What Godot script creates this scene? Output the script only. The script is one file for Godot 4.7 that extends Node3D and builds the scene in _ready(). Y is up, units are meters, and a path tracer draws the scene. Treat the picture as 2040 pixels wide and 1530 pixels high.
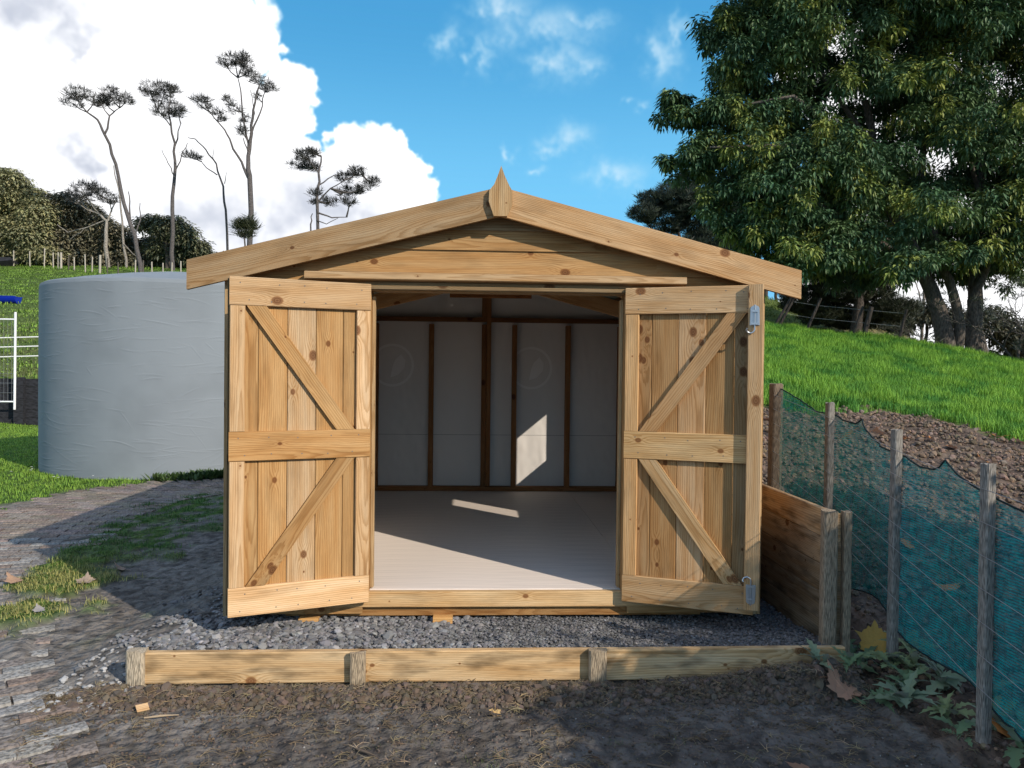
extends Node3D
# A timber garden shed with open doors, water tank, brick path, hillside and trees.

const D2R := PI / 180.0
var rng := RandomNumberGenerator.new()
var used := {}
var n_low := FastNoiseLite.new()
var n_mid := FastNoiseLite.new()
var n_fine := FastNoiseLite.new()
var M := {}

# ---------------------------------------------------------------- mesh builder
class MB:
	var v := PackedVector3Array()
	var n := PackedVector3Array()
	var uv := PackedVector2Array()
	var c := PackedColorArray()
	var col := Color(1, 1, 1)

	func tri(a: Vector3, b: Vector3, d: Vector3, nn: Vector3, ua := Vector2.ZERO, ub := Vector2.ZERO, ud := Vector2.ZERO) -> void:
		if (b - a).cross(d - a).dot(nn) > 0.0:
			var t := b
			b = d
			d = t
			var w := ub
			ub = ud
			ud = w
		v.append(a); v.append(b); v.append(d)
		n.append(nn); n.append(nn); n.append(nn)
		uv.append(ua); uv.append(ub); uv.append(ud)
		c.append(col); c.append(col); c.append(col)

	func trin(a: Vector3, b: Vector3, d: Vector3, na: Vector3, nb: Vector3, nd: Vector3, ua := Vector2.ZERO, ub := Vector2.ZERO, ud := Vector2.ZERO) -> void:
		if (b - a).cross(d - a).dot(na + nb + nd) > 0.0:
			v.append(a); v.append(d); v.append(b)
			n.append(na); n.append(nd); n.append(nb)
			uv.append(ua); uv.append(ud); uv.append(ub)
		else:
			v.append(a); v.append(b); v.append(d)
			n.append(na); n.append(nb); n.append(nd)
			uv.append(ua); uv.append(ub); uv.append(ud)
		c.append(col); c.append(col); c.append(col)

	func quad(a: Vector3, b: Vector3, d: Vector3, e: Vector3, nn: Vector3, ua := Vector2.ZERO, ub := Vector2.ZERO, ud := Vector2.ZERO, ue := Vector2.ZERO) -> void:
		tri(a, b, d, nn, ua, ub, ud)
		tri(a, d, e, nn, ua, ud, ue)

	func auto(a: Vector3, b: Vector3, d: Vector3, out: Vector3) -> void:
		var nn := (b - a).cross(d - a)
		if nn.length_squared() < 1e-16:
			return
		nn = nn.normalized()
		if nn.dot(out) < 0.0:
			nn = -nn
		tri(a, b, d, nn)

	func box(ctr: Vector3, size: Vector3) -> void:
		var h := size * 0.5
		for ax in 3:
			for s: float in [-1.0, 1.0]:
				var nn := Vector3.ZERO
				nn[ax] = s
				var p := Vector3.ZERO
				var q := Vector3.ZERO
				p[(ax + 1) % 3] = h[(ax + 1) % 3]
				q[(ax + 2) % 3] = h[(ax + 2) % 3]
				var o := ctr + nn * h[ax]
				var pl := p.length() * 2.0
				var ql := q.length() * 2.0
				quad(o - p - q, o + p - q, o + p + q, o - p + q, nn, Vector2(0, 0), Vector2(pl, 0), Vector2(pl, ql), Vector2(0, ql))

	func tube(pts: Array, radii: Array, sides := 6, cap := true) -> void:
		var rings := []
		var axes := []
		var ref := Vector3(0.31, 0.2, 0.93)
		var along := 0.0
		var lens := []
		for i in pts.size():
			var d: Vector3 = (pts[mini(i + 1, pts.size() - 1)] - pts[maxi(i - 1, 0)]).normalized()
			var a := d.cross(ref).normalized()
			if a.length() < 0.1:
				a = d.cross(Vector3.RIGHT).normalized()
			var b := d.cross(a)
			var ring := []
			for k in sides + 1:
				var t := TAU * k / sides
				ring.append(a * cos(t) + b * sin(t))
			axes.append(d)
			rings.append(ring)
			if i > 0:
				along += (pts[i] - pts[i - 1]).length()
			lens.append(along)
		for i in pts.size() - 1:
			var r0: float = radii[i]
			var r1: float = radii[i + 1]
			for k in sides:
				var p0: Vector3 = pts[i]
				var p1: Vector3 = pts[i + 1]
				var n0: Vector3 = rings[i][k]
				var n1: Vector3 = rings[i][k + 1]
				var m0: Vector3 = rings[i + 1][k]
				var m1: Vector3 = rings[i + 1][k + 1]
				var u0 := Vector2(float(k) / sides, lens[i])
				var u1 := Vector2(float(k + 1) / sides, lens[i])
				var w0 := Vector2(float(k) / sides, lens[i + 1])
				var w1 := Vector2(float(k + 1) / sides, lens[i + 1])
				trin(p0 + n0 * r0, p0 + n1 * r0, p1 + m1 * r1, n0, n1, m1, u0, u1, w1)
				trin(p0 + n0 * r0, p1 + m1 * r1, p1 + m0 * r1, n0, m1, m0, u0, w1, w0)
		if cap:
			for e in [0, pts.size() - 1]:
				var nn: Vector3 = axes[e] * (-1.0 if e == 0 else 1.0)
				for k in sides:
					tri(pts[e], pts[e] + rings[e][k] * radii[e], pts[e] + rings[e][k + 1] * radii[e], nn)

	# a folded pointed leaf
	func leaf(base: Vector3, dir: Vector3, side: Vector3, L: float, W: float, fold: float, droop: float) -> void:
		var up := side.cross(dir).normalized()
		var m := base + dir * L * 0.45 + Vector3.DOWN * droop * L * 0.15
		var tip := base + dir * L + Vector3.DOWN * droop * L * 0.55
		var l := m + side * W * 0.5 + up * fold * W
		var r := m - side * W * 0.5 + up * fold * W
		auto(base, l, m, up); auto(m, l, tip, up); auto(base, m, r, up); auto(m, tip, r, up)

	func mesh() -> ArrayMesh:
		var a := []
		a.resize(Mesh.ARRAY_MAX)
		a[Mesh.ARRAY_VERTEX] = v
		a[Mesh.ARRAY_NORMAL] = n
		a[Mesh.ARRAY_TEX_UV] = uv
		a[Mesh.ARRAY_COLOR] = c
		var m := ArrayMesh.new()
		m.add_surface_from_arrays(Mesh.PRIMITIVE_TRIANGLES, a)
		return m


# ---------------------------------------------------------------- naming helpers
func numbered(parent: Node, called: String) -> String:
	var key := str(parent.get_instance_id()) + called
	var k: int = used.get(key, 0)
	used[key] = k + 1
	return called if k == 0 else "%s_%03d" % [called, k]

func thing(called: String, label: String, category: String, at := Vector3.ZERO, turn := 0.0, group := "") -> Node3D:
	var o := Node3D.new()
	o.name = numbered(self, called)
	add_child(o, true)
	o.position = at
	o.rotation.y = turn
	tag(o, label, category, group)
	return o

func tag(o: Node3D, label := "", category := "", group := "", kind := "") -> void:
	if label: o.set_meta("label", label)
	if category: o.set_meta("category", category)
	if group: o.set_meta("group", group)
	if kind: o.set_meta("kind", kind)

func put(parent: Node3D, called: String, mesh: Mesh, mat: Material, xf := Transform3D.IDENTITY, kind := "") -> MeshInstance3D:
	var o := MeshInstance3D.new()
	o.name = numbered(parent, called)
	o.mesh = mesh
	o.material_override = mat
	o.transform = xf
	parent.add_child(o, true)
	if kind: o.set_meta("kind", kind)
	return o

func node(parent: Node3D, called: String, xf := Transform3D.IDENTITY) -> Node3D:
	var o := Node3D.new()
	o.name = numbered(parent, called)
	o.transform = xf
	parent.add_child(o, true)
	return o

func multi(parent: Node3D, called: String, mesh: Mesh, mat: Material, xfs: Array, cols: Array, kind := "stuff") -> MultiMeshInstance3D:
	var mm := MultiMesh.new()
	mm.transform_format = MultiMesh.TRANSFORM_3D
	mm.use_colors = cols.size() > 0
	mm.mesh = mesh
	mm.instance_count = xfs.size()
	for i in xfs.size():
		mm.set_instance_transform(i, xfs[i])
		if cols.size() > 0:
			mm.set_instance_color(i, cols[i])
	var o := MultiMeshInstance3D.new()
	o.name = numbered(parent, called)
	o.multimesh = mm
	o.material_override = mat
	parent.add_child(o, true)
	if kind: o.set_meta("kind", kind)
	return o

func rr(a: float, b: float) -> float:
	return rng.randf_range(a, b)

func vary(c: Color, amt: float) -> Color:
	var k := 1.0 + rr(-amt, amt)
	return Color(c.r * k * (1.0 + rr(-amt, amt) * 0.3), c.g * k, c.b * k * (1.0 + rr(-amt, amt) * 0.4))

# ---------------------------------------------------------------- boards
const WL := 2.4   # metres that the wood texture spans along the grain
const WW := 0.6   # and across it: four strips of 0.15 m

func wuv(along: float, across: float, strip: int, u0: float) -> Vector2:
	return Vector2((along + u0) / WL, (strip * 0.15 + clampf(across, 0.0, 0.149)) / WW)

# a sawn board: length along x, width along y, thickness along z, edges eased
func board(L: float, W: float, T: float, tint: Color, bev := 0.003, strip := -1, u0 := -1.0) -> ArrayMesh:
	var m := MB.new()
	m.col = tint
	var own := rr(-1.0, 1.0)
	m.col = Color(tint.r * (1.0 + 0.10 * own), tint.g * (1.0 + 0.125 * own), tint.b * (1.0 + 0.16 * own))
	if strip < 0: strip = rng.randi() % 4
	if u0 < 0.0: u0 = rr(0.0, maxf(0.0, WL - L))
	var y := W * 0.5
	var z := T * 0.5
	var b := minf(bev, minf(y, z) * 0.6)
	var p := [Vector2(-y + b, z), Vector2(y - b, z), Vector2(y, z - b), Vector2(y, -z + b), Vector2(y - b, -z), Vector2(-y + b, -z), Vector2(-y, -z + b), Vector2(-y, z - b)]
	for i in 8:
		var a: Vector2 = p[i]
		var d: Vector2 = p[(i + 1) % 8]
		var e := d - a
		var nn := Vector3(0, -e.y, e.x).normalized()
		var mid := (a + d) * 0.5
		if nn.y * mid.x + nn.z * mid.y < 0.0: nn = -nn
		var va := a.x + y if absf(nn.y) < 0.9 else a.y + z + 0.02
		var vd := d.x + y if absf(nn.y) < 0.9 else d.y + z + 0.02
		m.quad(Vector3(-L * 0.5, a.x, a.y), Vector3(L * 0.5, a.x, a.y), Vector3(L * 0.5, d.x, d.y), Vector3(-L * 0.5, d.x, d.y), nn,
			wuv(0, va, strip, u0), wuv(L, va, strip, u0), wuv(L, vd, strip, u0), wuv(0, vd, strip, u0))
	m.col = Color(tint.r * 0.82, tint.g * 0.78, tint.b * 0.75)
	for s: float in [-1.0, 1.0]:
		for i in range(1, 7):
			m.tri(Vector3(s * L * 0.5, p[0].x, p[0].y), Vector3(s * L * 0.5, p[i].x, p[i].y), Vector3(s * L * 0.5, p[i + 1].x, p[i + 1].y), Vector3(s, 0, 0),
				wuv(0.3, p[0].x + y, strip, u0), wuv(0.3 + p[i].y * 0.2, p[i].x + y, strip, u0), wuv(0.3, p[i + 1].x + y, strip, u0))
	return m.mesh()

# where a board lies: x along the grain, z out of its face
func lay(center: Vector3, along: Vector3, face: Vector3) -> Transform3D:
	var x := along.normalized()
	var z := face.normalized()
	var y := z.cross(x).normalized()
	return Transform3D(Basis(x, y, z), center)

# a piece cut to any outline in x/y, from z0 to z1; grain along "dir"; the face may lean (tilt: how far the top sits back)
func cut(poly: PackedVector2Array, z0: float, z1: float, tint: Color, dir := Vector2(1, 0), tilt := 0.0, strip := -1, u0 := -1.0) -> ArrayMesh:
	var m := MB.new()
	m.col = tint
	if strip < 0: strip = rng.randi() % 4
	var d := dir.normalized()
	var q := Vector2(-d.y, d.x)
	var lo := Vector2(1e9, 1e9)
	var hi := Vector2(-1e9, -1e9)
	var ctr := Vector2.ZERO
	for p in poly:
		var t := Vector2(p.dot(d), p.dot(q))
		lo = Vector2(minf(lo.x, t.x), minf(lo.y, t.y))
		hi = Vector2(maxf(hi.x, t.x), maxf(hi.y, t.y))
		ctr += p / poly.size()
	if u0 < 0.0: u0 = rr(0.0, maxf(0.0, WL - (hi.x - lo.x)))
	var yhi := -1e9
	var ylo := 1e9
	for p in poly:
		yhi = maxf(yhi, p.y)
		ylo = minf(ylo, p.y)
	var F := func(p: Vector2) -> Vector3: return Vector3(p.x, p.y, z1 - tilt * (p.y - ylo) / maxf(yhi - ylo, 0.001))
	var U := func(p: Vector2) -> Vector2: return wuv(p.dot(d) - lo.x, p.dot(q) - lo.y, strip, u0)
	var idx := Geometry2D.triangulate_polygon(poly)
	var nf := Vector3(0, tilt / maxf(yhi - ylo, 0.001), 1).normalized()
	for i in range(0, idx.size(), 3):
		var a := poly[idx[i]]
		var b := poly[idx[i + 1]]
		var c := poly[idx[i + 2]]
		m.tri(F.call(a), F.call(b), F.call(c), nf, U.call(a), U.call(b), U.call(c))
		m.tri(Vector3(a.x, a.y, z0), Vector3(b.x, b.y, z0), Vector3(c.x, c.y, z0), Vector3(0, 0, -1), U.call(a), U.call(b), U.call(c))
	for i in poly.size():
		var a := poly[i]
		var b := poly[(i + 1) % poly.size()]
		var e := b - a
		if e.length() < 0.0005: continue
		var nn := Vector3(e.y, -e.x, 0).normalized()
		var mid := (a + b) * 0.5 + Vector2(nn.x, nn.y) * 0.0005
		if Geometry2D.is_point_in_polygon(mid, poly): nn = -nn
		var l := e.length()
		m.quad(F.call(a), F.call(b), Vector3(b.x, b.y, z0), Vector3(a.x, a.y, z0), nn, wuv(0, 0.02, strip, u0), wuv(l, 0.02, strip, u0), wuv(l, 0.02 + z1 - z0, strip, u0), wuv(0, 0.02 + z1 - z0, strip, u0))
	return m.mesh()

func rect(x0: float, y0: float, x1: float, y1: float) -> PackedVector2Array:
	return PackedVector2Array([Vector2(x0, y0), Vector2(x1, y0), Vector2(x1, y1), Vector2(x0, y1)])

# ---------------------------------------------------------------- textures and materials
func tex_noise(seed_: int, freq: float, oct: int, size := 512, kind := FastNoiseLite.TYPE_SIMPLEX_SMOOTH, fractal := FastNoiseLite.FRACTAL_FBM) -> Image:
	var f := FastNoiseLite.new()
	f.seed = seed_
	f.noise_type = kind
	f.frequency = freq
	f.fractal_type = fractal
	f.fractal_octaves = oct
	return f.get_seamless_image(size, size)

func remap_image(im: Image, lo: float, hi: float) -> ImageTexture:
	im.convert(Image.FORMAT_L8)
	var d := im.get_data()
	for i in d.size():
		d[i] = int(clampf(lerpf(lo, hi, d[i] / 255.0), 0.0, 1.0) * 255.0)
	var o := Image.create_from_data(im.get_width(), im.get_height(), false, Image.FORMAT_L8, d)
	return ImageTexture.create_from_image(o)

func wood_images(seed_: int, knotty: int) -> Array:
	var w := 1024
	var h := 512
	var r := RandomNumberGenerator.new()
	r.seed = seed_
	var na := FastNoiseLite.new()
	na.seed = seed_
	na.frequency = 1.0
	na.fractal_octaves = 2
	var data := PackedByteArray()
	data.resize(w * h * 3)
	var bump := PackedByteArray()
	bump.resize(w * h)
	var early := Vector3(0.93, 0.806, 0.645)
	var late := Vector3(0.725, 0.57, 0.39)
	var knot := Vector3(0.47, 0.31, 0.20)
	for strip in 4:
		var off := r.randf_range(-0.12, 0.12)
		var ring := r.randf_range(85.0, 150.0)
		var hb := r.randf_range(0.015, 0.06)
		var tone := r.randf_range(0.94, 1.06)
		var ks := PackedFloat32Array()
		for k in knotty:
			ks.append(r.randf_range(0.1, 2.3))
			ks.append(r.randf_range(-0.062, 0.062))
			ks.append(r.randf_range(0.008, 0.022) if r.randf() < 0.5 else r.randf_range(0.003, 0.007))
		for yy in 128:
			var t := (yy / 128.0 - 0.5) * 0.15
			for xx in w:
				var s := xx * WL / w
				var hh := hb + 0.045 * na.get_noise_2d(s * 0.55, strip * 7.0 + t * 1.5)
				var d := t - off
				var q := sqrt(d * d + hh * hh)
				var kn := 0.0
				var halo := 0.0
				for k in knotty:
					var kr := ks[k * 3 + 2]
					var dx := s - ks[k * 3]
					if absf(dx) > kr * 9.0: continue
					var dy := t - ks[k * 3 + 1]
					var e := dx * dx / (kr * kr * 12.0) + dy * dy / (kr * kr * 4.0)
					if e < 5.0:
						q += kr * 1.3 * exp(-e) * signf(dy * d + 0.00001)
					var g := sqrt(dx * dx * 0.55 + dy * dy) / kr
					if g < 1.3:
						kn = maxf(kn, 1.0 - smoothstep(0.85, 1.05, g))
						kn *= 0.72 + 0.28 * sin(g * 14.0)
						halo = maxf(halo, 1.0 - smoothstep(0.9, 1.3, g))
				var ph := q * ring + 0.25 * na.get_noise_2d(s * 2.0, t * 60.0 + strip * 3.0)
				var f := ph - floorf(ph)
				var lt := smoothstep(0.35, 0.9, f) * (1.0 - smoothstep(0.92, 1.0, f))
				var fib := na.get_noise_2d(s * 9.0, t * 900.0 + strip * 11.0)
				var blot := na.get_noise_2d(s * 1.3 + 40.0, t * 14.0 + strip * 5.0)
				var c := early.lerp(late, lt * 0.5 + 0.2 + 0.6 * blot)
				c = c.lerp(Vector3(0.62, 0.43, 0.26), halo * 0.55)
				c = c.lerp(knot, kn * 0.85)
				c *= tone * (1.0 + 0.08 * fib + 0.09 * blot)
				var i := (strip * 128 + yy) * w + xx
				data[i * 3] = int(clampf(c.x, 0, 1) * 255)
				data[i * 3 + 1] = int(clampf(c.y, 0, 1) * 255)
				data[i * 3 + 2] = int(clampf(c.z, 0, 1) * 255)
				bump[i] = int(clampf(0.55 + 0.22 * fib - 0.18 * lt - 0.15 * kn, 0, 1) * 255)
	return [ImageTexture.create_from_image(Image.create_from_data(w, h, false, Image.FORMAT_RGB8, data)), ImageTexture.create_from_image(Image.create_from_data(w, h, false, Image.FORMAT_L8, bump))]

func mat(color: Color, rough := 0.9) -> StandardMaterial3D:
	var m := StandardMaterial3D.new()
	m.albedo_color = color
	m.roughness = rough
	m.metallic_specular = 0.35
	return m

func lin(r: float, g: float, b: float) -> Color:
	return Color(r, g, b).linear_to_srgb()

func make_materials() -> void:
	for k in 2:
		var im := wood_images(11 + k * 9, 4 + k * 3)
		var m := mat(Color.WHITE, 0.78)
		m.albedo_texture = im[0]
		m.vertex_color_use_as_albedo = true
		m.heightmap_enabled = true
		m.heightmap_texture = im[1]
		m.heightmap_scale = 0.22
		m.detail_enabled = true
		m.detail_blend_mode = BaseMaterial3D.BLEND_MODE_MUL
		m.detail_albedo = remap_image(tex_noise(95 + k, 0.010, 5), 0.88, 1.12)
		M["wood%d" % k] = m
	var worn: StandardMaterial3D = M.wood1.duplicate()
	worn.detail_albedo = remap_image(tex_noise(99, 0.014, 5), 0.62, 1.30)
	worn.roughness = 0.95
	M.worn = worn
	var grit := remap_image(tex_noise(3, 0.02, 5), 0.0, 1.0)
	var mott := remap_image(tex_noise(5, 0.012, 5), 0.55, 1.25)
	var clod := remap_image(tex_noise(8, 0.035, 4, 512, FastNoiseLite.TYPE_CELLULAR), 0.0, 1.0)
	M.grit = grit
	var g := mat(Color.WHITE, 0.95)
	g.vertex_color_use_as_albedo = true
	g.albedo_texture = mott
	g.uv1_triplanar = true
	g.uv1_world_triplanar = true
	g.uv1_scale = Vector3(1.3, 1.3, 1.3)
	g.heightmap_enabled = true
	g.heightmap_texture = grit
	g.heightmap_scale = 2.6
	g.metallic_specular = 0.3
	M.ground = g
	# plain surfaces tinted by copy or vertex colour
	for spec in [["tint", 0.9], ["stone", 0.85], ["leafy", 0.55]]:
		var t := mat(Color.WHITE, spec[1])
		t.vertex_color_use_as_albedo = true
		M[spec[0]] = t
	M.leafy.backlight_enabled = true
	M.leafy.backlight = Color(0.5, 0.5, 0.5)
	M.leafy.metallic_specular = 0.42
	var gr := mat(Color.WHITE, 0.7)
	gr.vertex_color_use_as_albedo = true
	gr.backlight_enabled = true
	gr.backlight = Color(0.6, 0.6, 0.6)
	M.grass = gr
	var st := mat(Color.WHITE, 0.85)
	st.vertex_color_use_as_albedo = true
	st.albedo_texture = mott
	st.uv1_triplanar = true
	st.uv1_scale = Vector3(5, 5, 5)
	st.heightmap_enabled = true
	st.heightmap_texture = grit
	st.heightmap_scale = 0.5
	M.rough = st
	var bk := mat(Color.WHITE, 0.95)
	bk.vertex_color_use_as_albedo = true
	bk.albedo_texture = remap_image(tex_noise(21, 0.03, 5), 0.45, 1.3)
	bk.uv1_triplanar = true
	bk.uv1_world_triplanar = true
	bk.uv1_scale = Vector3(1.2, 0.35, 1.2)
	bk.heightmap_enabled = true
	bk.heightmap_texture = grit
	bk.heightmap_scale = 3.0
	M.bark = bk
	# weathered posts: grey, split along the grain
	var wp := mat(Color.WHITE, 0.95)
	wp.vertex_color_use_as_albedo = true
	wp.albedo_texture = remap_image(tex_noise(33, 0.03, 5), 0.45, 1.35)
	wp.uv1_triplanar = true
	wp.uv1_scale = Vector3(11.0, 1.1, 11.0)
	wp.heightmap_enabled = true
	wp.heightmap_texture = wp.albedo_texture
	wp.heightmap_scale = 0.4
	M.post = wp
	M.galv = mat(Color(0.72, 0.75, 0.78), 0.35)
	M.galv.metallic = 0.85
	M.wire = mat(Color(0.62, 0.63, 0.64), 0.45)
	M.wire.metallic = 0.6
	M.white = mat(Color(0.9, 0.91, 0.92), 0.5)
	M.blue = mat(Color(0.05, 0.16, 0.62), 0.4)
	# tank: trowelled plaster over the shell, painted blue grey
	var tk := mat(Color.WHITE, 0.75)
	tk.albedo_color = lin(0.205, 0.236, 0.266)
	tk.albedo_texture = remap_image(tex_noise(44, 0.006, 4), 0.94, 1.05)
	tk.uv1_triplanar = true
	tk.uv1_scale = Vector3(0.35, 0.35, 0.35)
	tk.heightmap_enabled = true
	tk.heightmap_texture = trowel_texture()
	tk.heightmap_scale = 0.8
	M.tank = tk
	var pp := mat(lin(0.72, 0.70, 0.68), 0.8)
	pp.heightmap_enabled = true
	pp.heightmap_texture = remap_image(tex_noise(52, 0.006, 3), 0.0, 1.0)
	pp.heightmap_scale = 1.5
	pp.uv1_triplanar = true
	pp.uv1_scale = Vector3(0.9, 0.5, 0.9)
	M.paper = pp
	M.print = mat(lin(0.84, 0.83, 0.82), 0.8)
	var ply := mat(Color.WHITE, 0.6)
	ply.albedo_color = lin(0.78, 0.70, 0.64)
	ply.albedo_texture = remap_image(tex_noise(61, 0.012, 5), 0.92, 1.04)
	ply.uv1_triplanar = true
	ply.uv1_scale = Vector3(0.25, 1, 7.0)
	M.ply = ply
	M.iron = mat(Color(0.45, 0.5, 0.46), 0.5)
	M.pane = mat(Color(0.9, 0.95, 0.95, 0.08), 0.05)
	M.pane.transparency = BaseMaterial3D.TRANSPARENCY_ALPHA
	M.net = net_material()
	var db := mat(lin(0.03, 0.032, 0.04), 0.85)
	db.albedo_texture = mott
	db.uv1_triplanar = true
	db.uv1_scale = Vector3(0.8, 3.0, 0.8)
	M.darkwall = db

func trowel_texture() -> ImageTexture:
	var sz := 512
	var f := PackedFloat32Array()
	f.resize(sz * sz)
	var r := RandomNumberGenerator.new()
	r.seed = 77
	for k in 150:   # short arcs left by the trowel's edge
		var x := r.randf() * sz
		var y := r.randf() * sz
		var L := r.randf_range(25, 120)
		var bend := r.randf_range(-0.004, 0.004)
		var sl := r.randf_range(-0.18, 0.18) if r.randf() < 0.85 else r.randf_range(-1.5, 1.5)
		var a := r.randf_range(0.25, 0.8)
		for i in int(L):
			var px := int(x + i / sqrt(1 + sl * sl)) % sz
			var py := y + sl * i / sqrt(1 + sl * sl) + bend * i * (L - i)
			for dy in range(-3, 5):
				var w := exp(-dy * dy * (0.7 if dy < 0 else 0.16)) * sin(PI * i / L) * a
				var qy := posmod(int(py) + dy, sz)
				f[qy * sz + px] = maxf(f[qy * sz + px], w)
	var nl := tex_noise(70, 0.008, 3, sz)
	var d := PackedByteArray()
	d.resize(sz * sz)
	for i in sz * sz:
		d[i] = int(clampf(f[i] * 0.55 + nl.get_pixel(i % sz, i / sz).r * 0.45, 0, 1) * 255)
	return ImageTexture.create_from_image(Image.create_from_data(sz, sz, false, Image.FORMAT_L8, d))

func net_material() -> StandardMaterial3D:
	var sz := 256
	var d := PackedByteArray()
	d.resize(sz * sz * 4)
	var nl := tex_noise(90, 0.02, 3, sz)
	for y in sz:
		for x in sz:
			var band := 0.5 + 0.5 * sin(y * TAU * 32.0 / sz)
			var thr := 0.5 + 0.5 * sin(x * TAU * 16.0 / sz)
			var q := nl.get_pixel(x, y).r
			var a := 0.46 + 0.20 * band + 0.06 * thr + 0.28 * (q - 0.5)
			var i := (y * sz + x) * 4
			d[i] = int(8 + 10 * q)
			d[i + 1] = int(124 + 24 * band + 40 * (q - 0.5))
			d[i + 2] = int(136 + 16 * band + 30 * (q - 0.5))
			d[i + 3] = int(clampf(a, 0, 1) * 255)
	var m := mat(Color.WHITE, 0.7)
	m.albedo_texture = ImageTexture.create_from_image(Image.create_from_data(sz, sz, false, Image.FORMAT_RGBA8, d))
	m.transparency = BaseMaterial3D.TRANSPARENCY_ALPHA
	m.backlight_enabled = true
	m.backlight = Color(0.4, 0.4, 0.4)
	return m

# ---------------------------------------------------------------- sky
# cumulus puffs: azimuth east of the shed's axis, elevation, radius, all in degrees
var PUFFS := [[-23.9, 18.6, 8.3], [-29.2, 20.2, 8.5], [-20.8, 13.5, 8.2], [-29.2, 10.9, 8.7], [-18.3, 20.6, 3.4], [-16.1, 22.7, 1.9], [-15.2, 24.0, 1.2], [-15.3, 22.1, 1.1], [-14.9, 20.8, 0.9], [-13.5, 19.2, 1.8], [-14.4, 17.4, 2.7], [-13.0, 17.3, 1.3], [-14.0, 14.1, 3.0], [-7.7, 14.7, 2.9], [-9.1, 15.5, 2.1], [-5.5, 13.3, 2.5], [-4.2, 12.0, 1.5], [-6.9, 11.2, 3.9], [-10.7, 13.4, 2.4], [-12.6, 10.9, 4.1], [-9.5, 16.5, 1.0], [-6.3, 16.0, 1.2], [-4.1, 14.1, 0.9], [-14.0, 21.6, 0.5], [-12.0, 18.6, 0.6], [-40, 14, 9.0], [-37, 24, 7.0], [-52, 11, 8.0], [-17, 4, 8.0], [-7, 6, 4.5], [24.6, 20.6, 3.4], [27.8, 16.3, 4.6], [32.2, 18.7, 6.2], [32.3, 9.6, 6.9], [37.5, 13.5, 7.4], [26.5, 4.6, 4.6], [36.5, 3.2, 5.1], [46, 8, 7.0], [29, 1.5, 3.5], [33, 0.8, 3.0], [25, 1.2, 2.5]]
var WISPS := [[4.7, 23.7, 4.4, 1.5], [2.1, 25.0, 2.3, 0.8], [8.0, 24.3, 2.0, 0.6], [6.2, 21.9, 2.4, 1.5], [8.0, 21.5, 1.4, 0.7], [0.3, 22.3, 0.8, 1.3], [13.6, 22.4, 1.1, 1.8], [14.5, 23.7, 0.6, 1.0], [6.8, 16.6, 1.8, 0.8], [5.5, 16.1, 1.3, 0.4], [2.2, 16.1, 0.5, 0.6], [4.2, 14.9, 0.8, 0.3], [10.3, 14.4, 2.1, 0.9], [11.7, 19.0, 0.5, 0.3], [-2.3, 23.3, 0.9, 1.2], [1.7, 25.4, 2.0, 0.7]]
var GREYS := [[-27.3, 20.2, 1.5, 2.0], [-30.0, 21.5, 2.2, 1.3], [-28.6, 21.8, 1.6, 1.3], [-26.5, 13.1, 1.2, 1.0], [-11.2, 11.6, 3.8, 2.0], [-18.6, 10.0, 3.8, 1.9], [-26.9, 18.5, 0.6, 1.2]]
var sky_a := FastNoiseLite.new()

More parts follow.
